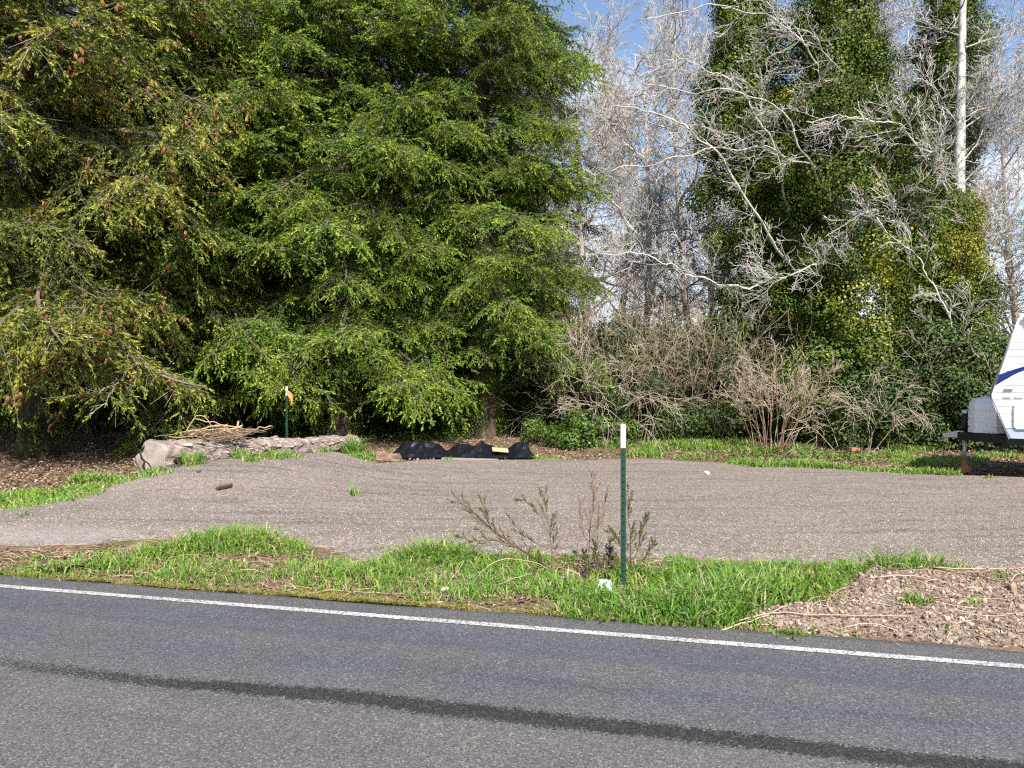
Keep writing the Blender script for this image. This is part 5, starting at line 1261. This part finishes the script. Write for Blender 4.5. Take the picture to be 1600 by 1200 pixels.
# fine straw among the grass and rubble
mb = MB(); ls = []
for k in range(1100):
    u = rng.uniform(-6.5, 5.5); s = rng.uniform(5.5, 7.4); x, y = RS(u, s)
    if lot_z(np.array(x), np.array(y))[1] > 0.3: continue
    L_ = rng.uniform(0.08, 0.4); a = rng.normal(0, 0.6); z = float(max(any_z(x, y), sho_z(np.array(x), np.array(y))[0] if x > 2 else -1)) + 0.012
    t = np.linspace(0, 1, 4); cv = rng.normal(0, 0.03)
    ls.append((np.stack([x + math.cos(a) * L_ * t, y + math.sin(a) * L_ * t + cv * np.sin(3 * t), z + rng.uniform(0, 0.05) * np.sin(3.1 * t)], -1), np.full(4, rng.uniform(0.0012, 0.003)), rng.uniform(0.4, 1)))
polys(mb, ls, 3)
tag(obj('straw', mb.mesh('straw', M['stem'])), 'fine dry straw strewn over verge and rubble', 'straw', kind='stuff')

# ------------------------------------------------------------------ travel trailer
M['rvwhite'] = plain('trailer_white', (0.80, 0.80, 0.80), 0.35, 0.5, 0.04, 3)
M['rvtrim'] = plain('trailer_trim', (0.62, 0.63, 0.65), 0.3, 0.5, 0.05)
M['rvskirt'] = plain('trailer_skirt_blue_grey', (0.42, 0.50, 0.62), 0.4, 0.5, 0.06)
M['rvblue'] = plain('decal_blue', (0.008, 0.022, 0.15), 0.35, 0.5, 0.05)
M['rvblack'] = plain('black_steel', (0.015, 0.015, 0.018), 0.5, 0.4, 0.3)
M['rvgrey'] = plain('grey_decal', (0.20, 0.20, 0.22), 0.5, 0.4, 0.1)
M['steel'] = plain('galvanised_steel', (0.42, 0.42, 0.43), 0.4, 0.5, 0.2, 20, 0.6)
M['rubber'] = plain('tyre_rubber', (0.02, 0.02, 0.02), 0.8, 0.3, 0.2)
M['cover'] = plain('propane_cover', (0.80, 0.80, 0.82), 0.4, 0.45, 0.05, 4)
M['glass'] = plain('dark_window', (0.02, 0.022, 0.025), 0.08, 0.6, 0.05)
A_TR = R(42)
tr = empty('travel_trailer', 'white travel trailer with a blue swoosh parked at the right edge', 'trailer', (7.83, 12.6, float(any_z(8.2, 13.2))), -A_TR)
TZ = tr.location.z
ZB, ZN, ZT, XL, WD = 0.72 - TZ, 1.40 - TZ, 2.74 - TZ, 6.3, 2.4
def xf(z):   # front outline of the side wall
    return 0.27 * (ZN - z) / (ZN - ZB) if z < ZN else 0.40 * (z - ZN) / (ZT - 0.10 - ZN) if z < ZT - 0.10 else 0.40 + 0.10 * (max(z - ZT + 0.10, 0.0) / 0.10) ** 0.8
prof = [(XL, ZB), (0.27, ZB), (0, ZN), (0.40, ZT - 0.10), (0.43, ZT - 0.03), (0.52, ZT), (XL - 0.1, ZT), (XL, ZT - 0.1)]
mb = MB(); prism(mb, [(x + 0.01 if x < 3 else x, z) for x, z in prof][::-1], 0.012, WD); obj('body', mb.mesh('body', M['rvwhite']), tr)
# siding: one ribbed panel per course
zs = np.linspace(ZB + 0.155, ZT - 0.02, 17)
for i in range(16):
    za_, zb_ = zs[i], zs[i + 1]
    mb = MB(); rows = [(za_, -0.001), (za_ + 0.014, -0.008), (zb_ - 0.030, -0.010), (zb_ - 0.014, -0.007), (zb_ - 0.0005, -0.001)]
    V = []
    for z, y in rows: V += [(xf(z) + 0.03, y, z), (XL - 0.03, y, z)]
    mb.add(V, [[2 * k, 2 * k + 1, 2 * k + 3, 2 * k + 2] for k in range(4)]); obj('siding_panel', mb.mesh('siding_panel', M['rvwhite']), tr)
mb = MB(); V = [(xf(ZB) + 0.02, -0.008, ZB), (XL, -0.008, ZB), (xf(ZB + 0.155) + 0.02, -0.012, ZB + 0.155), (XL, -0.012, ZB + 0.155)]; mb.add(V, [[0, 1, 3, 2]])
obj('skirt_panel', mb.mesh('skirt_panel', M['rvskirt']), tr)
mb = MB(); pts = [(xf(z) + 0.012, -0.008, z) for z in (ZB - 0.01, ZN, ZT - 0.10, ZT - 0.03, ZT)] + [(1.2, -0.008, ZT + 0.004), (XL, -0.008, ZT + 0.004)]
tube(mb, pts, 0.021, 8); obj('edge_trim', mb.mesh('edge_trim', M['rvwhite'], True), tr)
# blue swoosh
mb = MB(); t = np.linspace(0, 1, 16)
tx = np.array([(0.10, 1.73), (0.2, 1.775), (0.35, 1.835), (0.55, 1.90), (0.9, 1.965), (1.4, 1.995)]); bx_ = np.array([(0.045, 1.545), (0.2, 1.65), (0.35, 1.755), (0.55, 1.855), (0.9, 1.95), (1.4, 1.99)])
top = np.stack([0.10 + 1.3 * t, np.interp(0.10 + 1.3 * t, tx[:, 0], tx[:, 1]) - TZ], -1); bot = np.stack([0.045 + 1.355 * t, np.interp(0.045 + 1.355 * t, bx_[:, 0], bx_[:, 1]) - TZ], -1)
V = [(x, -0.0145, z) for x, z in np.concatenate([top, bot])]
mb.add(V, [[i + 16, i + 17, i + 1, i] for i in range(15)]); obj('blue_swoosh', mb.mesh('blue_swoosh', M['rvblue']), tr)
mb = MB()
for z, x0, x1 in ((2.18, 0.62, 2.2), (2.11, 0.62, 2.2)):
    mb.add([(x0, -0.0145, z - TZ), (x1, -0.0145, z + 0.012 - TZ), (x1, -0.0145, z + 0.03 - TZ), (x0 + 0.25, -0.0145, z + 0.018 - TZ)], [[0, 1, 2, 3]])
obj('grey_stripe', mb.mesh('grey_stripe', M['rvgrey']), tr); tr.children[-1]['kind'] = 'stuff'
mb = MB(); box(mb, (0.21, -0.026, 1.485 - TZ), (0.33, -0.012, 1.52 - TZ), 0, .5, .003); obj('badge', mb.mesh('badge', M['rvgrey']), tr)
for x0 in (0.20, 0.36):
    mb = MB(); box(mb, (x0, -0.022, 1.375 - TZ), (x0 + 0.11, -0.012, 1.40 - TZ), 0, .5, .003); obj('vent_cover', mb.mesh('vent_cover', M['rvtrim']), tr)
# storage hatch
def rrect(x0, x1, z0, z1, r_, k=5):
    q = []
    for cx, cz_, a0 in ((x1 - r_, z1 - r_, 0), (x0 + r_, z1 - r_, 90), (x0 + r_, z0 + r_, 180), (x1 - r_, z0 + r_, 270)):
        q += [(cx + r_ * math.cos(R(a0 + 90 * i / k)), cz_ + r_ * math.sin(R(a0 + 90 * i / k))) for i in range(k + 1)]
    return q
mb = MB(); prism(mb, rrect(0.36, 1.14, 0.88 - TZ, 1.28 - TZ, 0.06)[::-1], -0.030, -0.004); hatch = obj('storage_hatch', mb.mesh('storage_hatch', M['rvwhite']), tr)
q = rrect(0.35, 1.15, 0.87 - TZ, 1.29 - TZ, 0.07); mb = MB(); tube(mb, [(x, -0.024, z) for x, z in q + q[:1]], 0.012, 6, cap=False); obj('hatch_frame', mb.mesh('hatch_frame', M['rvtrim'], True), hatch)
mb = MB(); box(mb, (0.50, -0.042, 0.90 - TZ), (0.53, -0.028, 0.94 - TZ), 0, .5, .004); obj('latch', mb.mesh('latch', M['rvgrey']), hatch)
# corner lamp and awning arm at the top
mb = MB(); tube(mb, [(0.50, -0.03, ZT - 0.10), (0.50, -0.05, ZT - 0.10)], 0.035, 12); obj('marker_lamp', mb.mesh('marker_lamp', M['rvgrey']), tr)
mb = MB(); tube(mb, [(0.52, -0.05, ZT - 0.09), (0.65, -0.05, ZT - 0.30), (0.70, -0.05, ZT - 0.75)], 0.014, 6); obj('awning_arm', mb.mesh('awning_arm', M['rvtrim']), tr)
# rest of the trailer beyond the frame: window, door, wheels
for x0, x1 in ((1.7, 2.6), (4.6, 5.6)):
    mb = MB(); prism(mb, rrect(x0, x1, 1.75 - TZ, 2.25 - TZ, 0.06)[::-1], -0.028, -0.006); w_ = obj('window', mb.mesh('window', M['glass']), tr)
    q = rrect(x0 - .01, x1 + .01, 1.74 - TZ, 2.26 - TZ, 0.07); mb = MB(); tube(mb, [(x, -0.024, z) for x, z in q + q[:1]], 0.014, 6, cap=False); obj('window_frame', mb.mesh('window_frame', M['rvtrim'], True), w_)
mb = MB(); prism(mb, rrect(2.95, 3.6, 0.80 - TZ, 2.55 - TZ, 0.06)[::-1], -0.032, -0.004); d_ = obj('door', mb.mesh('door', M['rvwhite']), tr)
mb = MB(); box(mb, (3.50, -0.06, 1.55 - TZ), (3.56, -0.03, 1.67 - TZ), 0, .5, .006); obj('handle', mb.mesh('handle', M['rvgrey']), d_)
for x0 in (3.95, 4.75):
    for y0 in (0.05, WD - 0.28):
        a = np.linspace(0, 6.283, 28, endpoint=False); prof_ = [(0.17, 0.0), (0.30, -0.015), (0.335, 0.03), (0.34, 0.11), (0.335, 0.19), (0.30, 0.235), (0.17, 0.22)]
        V = np.array([[(x0 + r_ * math.cos(t_), y0 + w_, 0.34 - TZ * 0 + r_ * math.sin(t_)) for t_ in a] for r_, w_ in prof_]); idx = np.arange(7 * 28).reshape(7, 28); b_ = idx[:-1]; c_ = idx[1:]
        mb = MB(); mb.add(V.reshape(-1, 3), np.stack([b_, np.roll(b_, -1, 1), np.roll(c_, -1, 1), c_], -1).reshape(-1, 4)); wh = obj('wheel', mb.mesh('wheel', M['rubber'], True), tr)
        mb = MB(); tube(mb, [(x0, y0 + 0.02, 0.34), (x0, y0 + 0.20, 0.34)], 0.172, 20); obj('rim', mb.mesh('rim', M['rvtrim']), wh)
# chassis and A-frame
YC = WD / 2
mb = MB(); box(mb, (0.2, 0.25, ZB - 0.13), (XL - 0.1, 0.33, ZB - 0.004)); obj('chassis_rail', mb.mesh('chassis_rail', M['rvblack']), tr)
mb = MB(); box(mb, (0.2, WD - 0.33, ZB - 0.13), (XL - 0.1, WD - 0.25, ZB - 0.004)); obj('chassis_rail', mb.mesh('chassis_rail', M['rvblack']), tr)
ZF0, ZF1 = ZB - 0.135, ZB - 0.005
for sy_ in (-1, 1):
    a0 = np.array([0.5, YC + sy_ * 0.80]); a1 = np.array([-0.68, YC + sy_ * 0.06]); dr = unit(a1 - a0); nr = np.array([-dr[1], dr[0]]) * 0.03
    V = [(*(p_ + s_ * nr), z) for z in (ZF0, ZF1) for p_, s_ in ((a0, -1), (a0, 1), (a1, 1), (a1, -1))]
    mb = MB(); mb.add(V, [[3, 2, 1, 0], [4, 5, 6, 7], [0, 1, 5, 4], [1, 2, 6, 5], [2, 3, 7, 6], [3, 0, 4, 7]]); obj('drawbar', mb.mesh('drawbar', M['rvblack']), tr)
mb = MB(); prism(mb, [(-0.60, ZF0 + 0.03), (-0.60, ZF1 + 0.02), (-0.74, ZF1 + 0.02), (-0.80, ZF1 - 0.01), (-0.93, ZF1 - 0.03), (-0.95, ZF1 - 0.06), (-0.92, ZF0 + 0.02), (-0.78, ZF0 + 0.03)], YC - 0.065, YC + 0.065); obj('coupler', mb.mesh('coupler', M['steel']), tr)
mb = MB(); tube(mb, [(-0.60, YC, 0.10), (-0.60, YC, ZF1 + 0.02)], 0.033, 12); jk = obj('jack_post', mb.mesh('jack_post', M['steel'], True), tr)
mb = MB(); tube(mb, [(-0.60, YC, ZF1 + 0.0), (-0.60, YC, ZF1 + 0.34)], 0.042, 12); obj('jack_housing', mb.mesh('jack_housing', M['rvblack'], True), jk)
mb = MB(); tube(mb, [(-0.60, YC, ZF1 + 0.34), (-0.60, YC, ZF1 + 0.40)], 0.048, 12); obj('jack_cap', mb.mesh('jack_cap', M['rvtrim'], True), jk)
mb = MB()
for sx_, sy_ in ((-1, -1), (1, -1), (1, 1), (-1, 1)):
    pass
V = [(-0.60 + sx_ * r_, YC + sy_ * r_, z) for r_, z in ((0.13, 0.0), (0.12, 0.02), (0.05, 0.13), (0.03, 0.22)) for sx_, sy_ in ((-1, -1), (1, -1), (1, 1), (-1, 1))]
mb.add(V, [[4 * k + i, 4 * k + (i + 1) % 4, 4 * k + 4 + (i + 1) % 4, 4 * k + 4 + i] for k in range(3) for i in range(4)]); mb.Fc.append((np.array([[12, 13, 14, 15]]), 0)); obj('jack_foot', mb.mesh('jack_foot', M['rust']), jk)
# propane cover: two moulded halves with grooves
cx, cw, cd_ = -0.22, 0.36, 0.30
def oct_(s, z): return [(cx + s * x, YC + s * y, z) for x, y in ((-.30, -.13), (-.17, -.30), (.17, -.30), (.28, -.16), (.28, .16), (.17, .30), (-.17, .30), (-.30, .13))]
lv = [(1.0, 0.0), (1.0, 0.075), (0.965, 0.085), (0.965, 0.10), (1.0, 0.11), (1.0, 0.225), (0.965, 0.235), (0.965, 0.25), (1.0, 0.26), (0.985, 0.375), (0.95, 0.385), (0.95, 0.40), (0.975, 0.41), (0.95, 0.52), (0.78, 0.60), (0.3, 0.63)]
V = np.array([oct_(s_, ZF1 + 0.015 + z) for s_, z in lv]); nl = len(lv); idx = np.arange(nl * 8).reshape(nl, 8); b_ = idx[:-1]; c_ = idx[1:]
mb = MB(); mb.add(V.reshape(-1, 3), np.stack([b_, np.roll(b_, -1, 1), np.roll(c_, -1, 1), c_], -1).reshape(-1, 4)); mb.Fc.append((idx[-1][None], 0)); mb.Fc.append((idx[0][None, ::-1], 0))
obj('propane_cover', mb.mesh('propane_cover', M['cover']), tr)
mb = MB(); box(mb, (0.05, YC - 0.2, ZF1 + 0.01), (0.22, YC + 0.2, ZF1 + 0.16), 0, .5, .01); obj('battery_box', mb.mesh('battery_box', M['rvblack']), tr)
for x0 in (-0.25, -0.02):
    mb = MB(); box(mb, (x0, YC - 0.25, ZF0 - 0.17), (x0 + 0.05, YC - 0.20, ZF0 + 0.01)); obj('step_bracket', mb.mesh('step_bracket', M['rvblack']), tr)
mb = MB(); tube(mb, smooth_path([(-0.15, YC - 0.2, ZF0), (0.1, YC - 0.3, ZF0 - 0.09), (0.5, YC - 0.5, ZF0 - 0.10), (0.9, YC - 0.7, ZF0 - 0.02)], 14, rng, 0), 0.012, 6); obj('wiring_cable', mb.mesh('wiring_cable', M['rvblack'], True), tr)

for o in bpy.data.objects:
    if o.parent and o.name.split('.')[0] in ('ivy_clump', 'foliage_clump', 'leaf_clump', 'cones', 'leaves', 'twigs', 'crown', 'stems', 'ribbon'): o['kind'] = 'stuff'
bpy.context.view_layer.update()
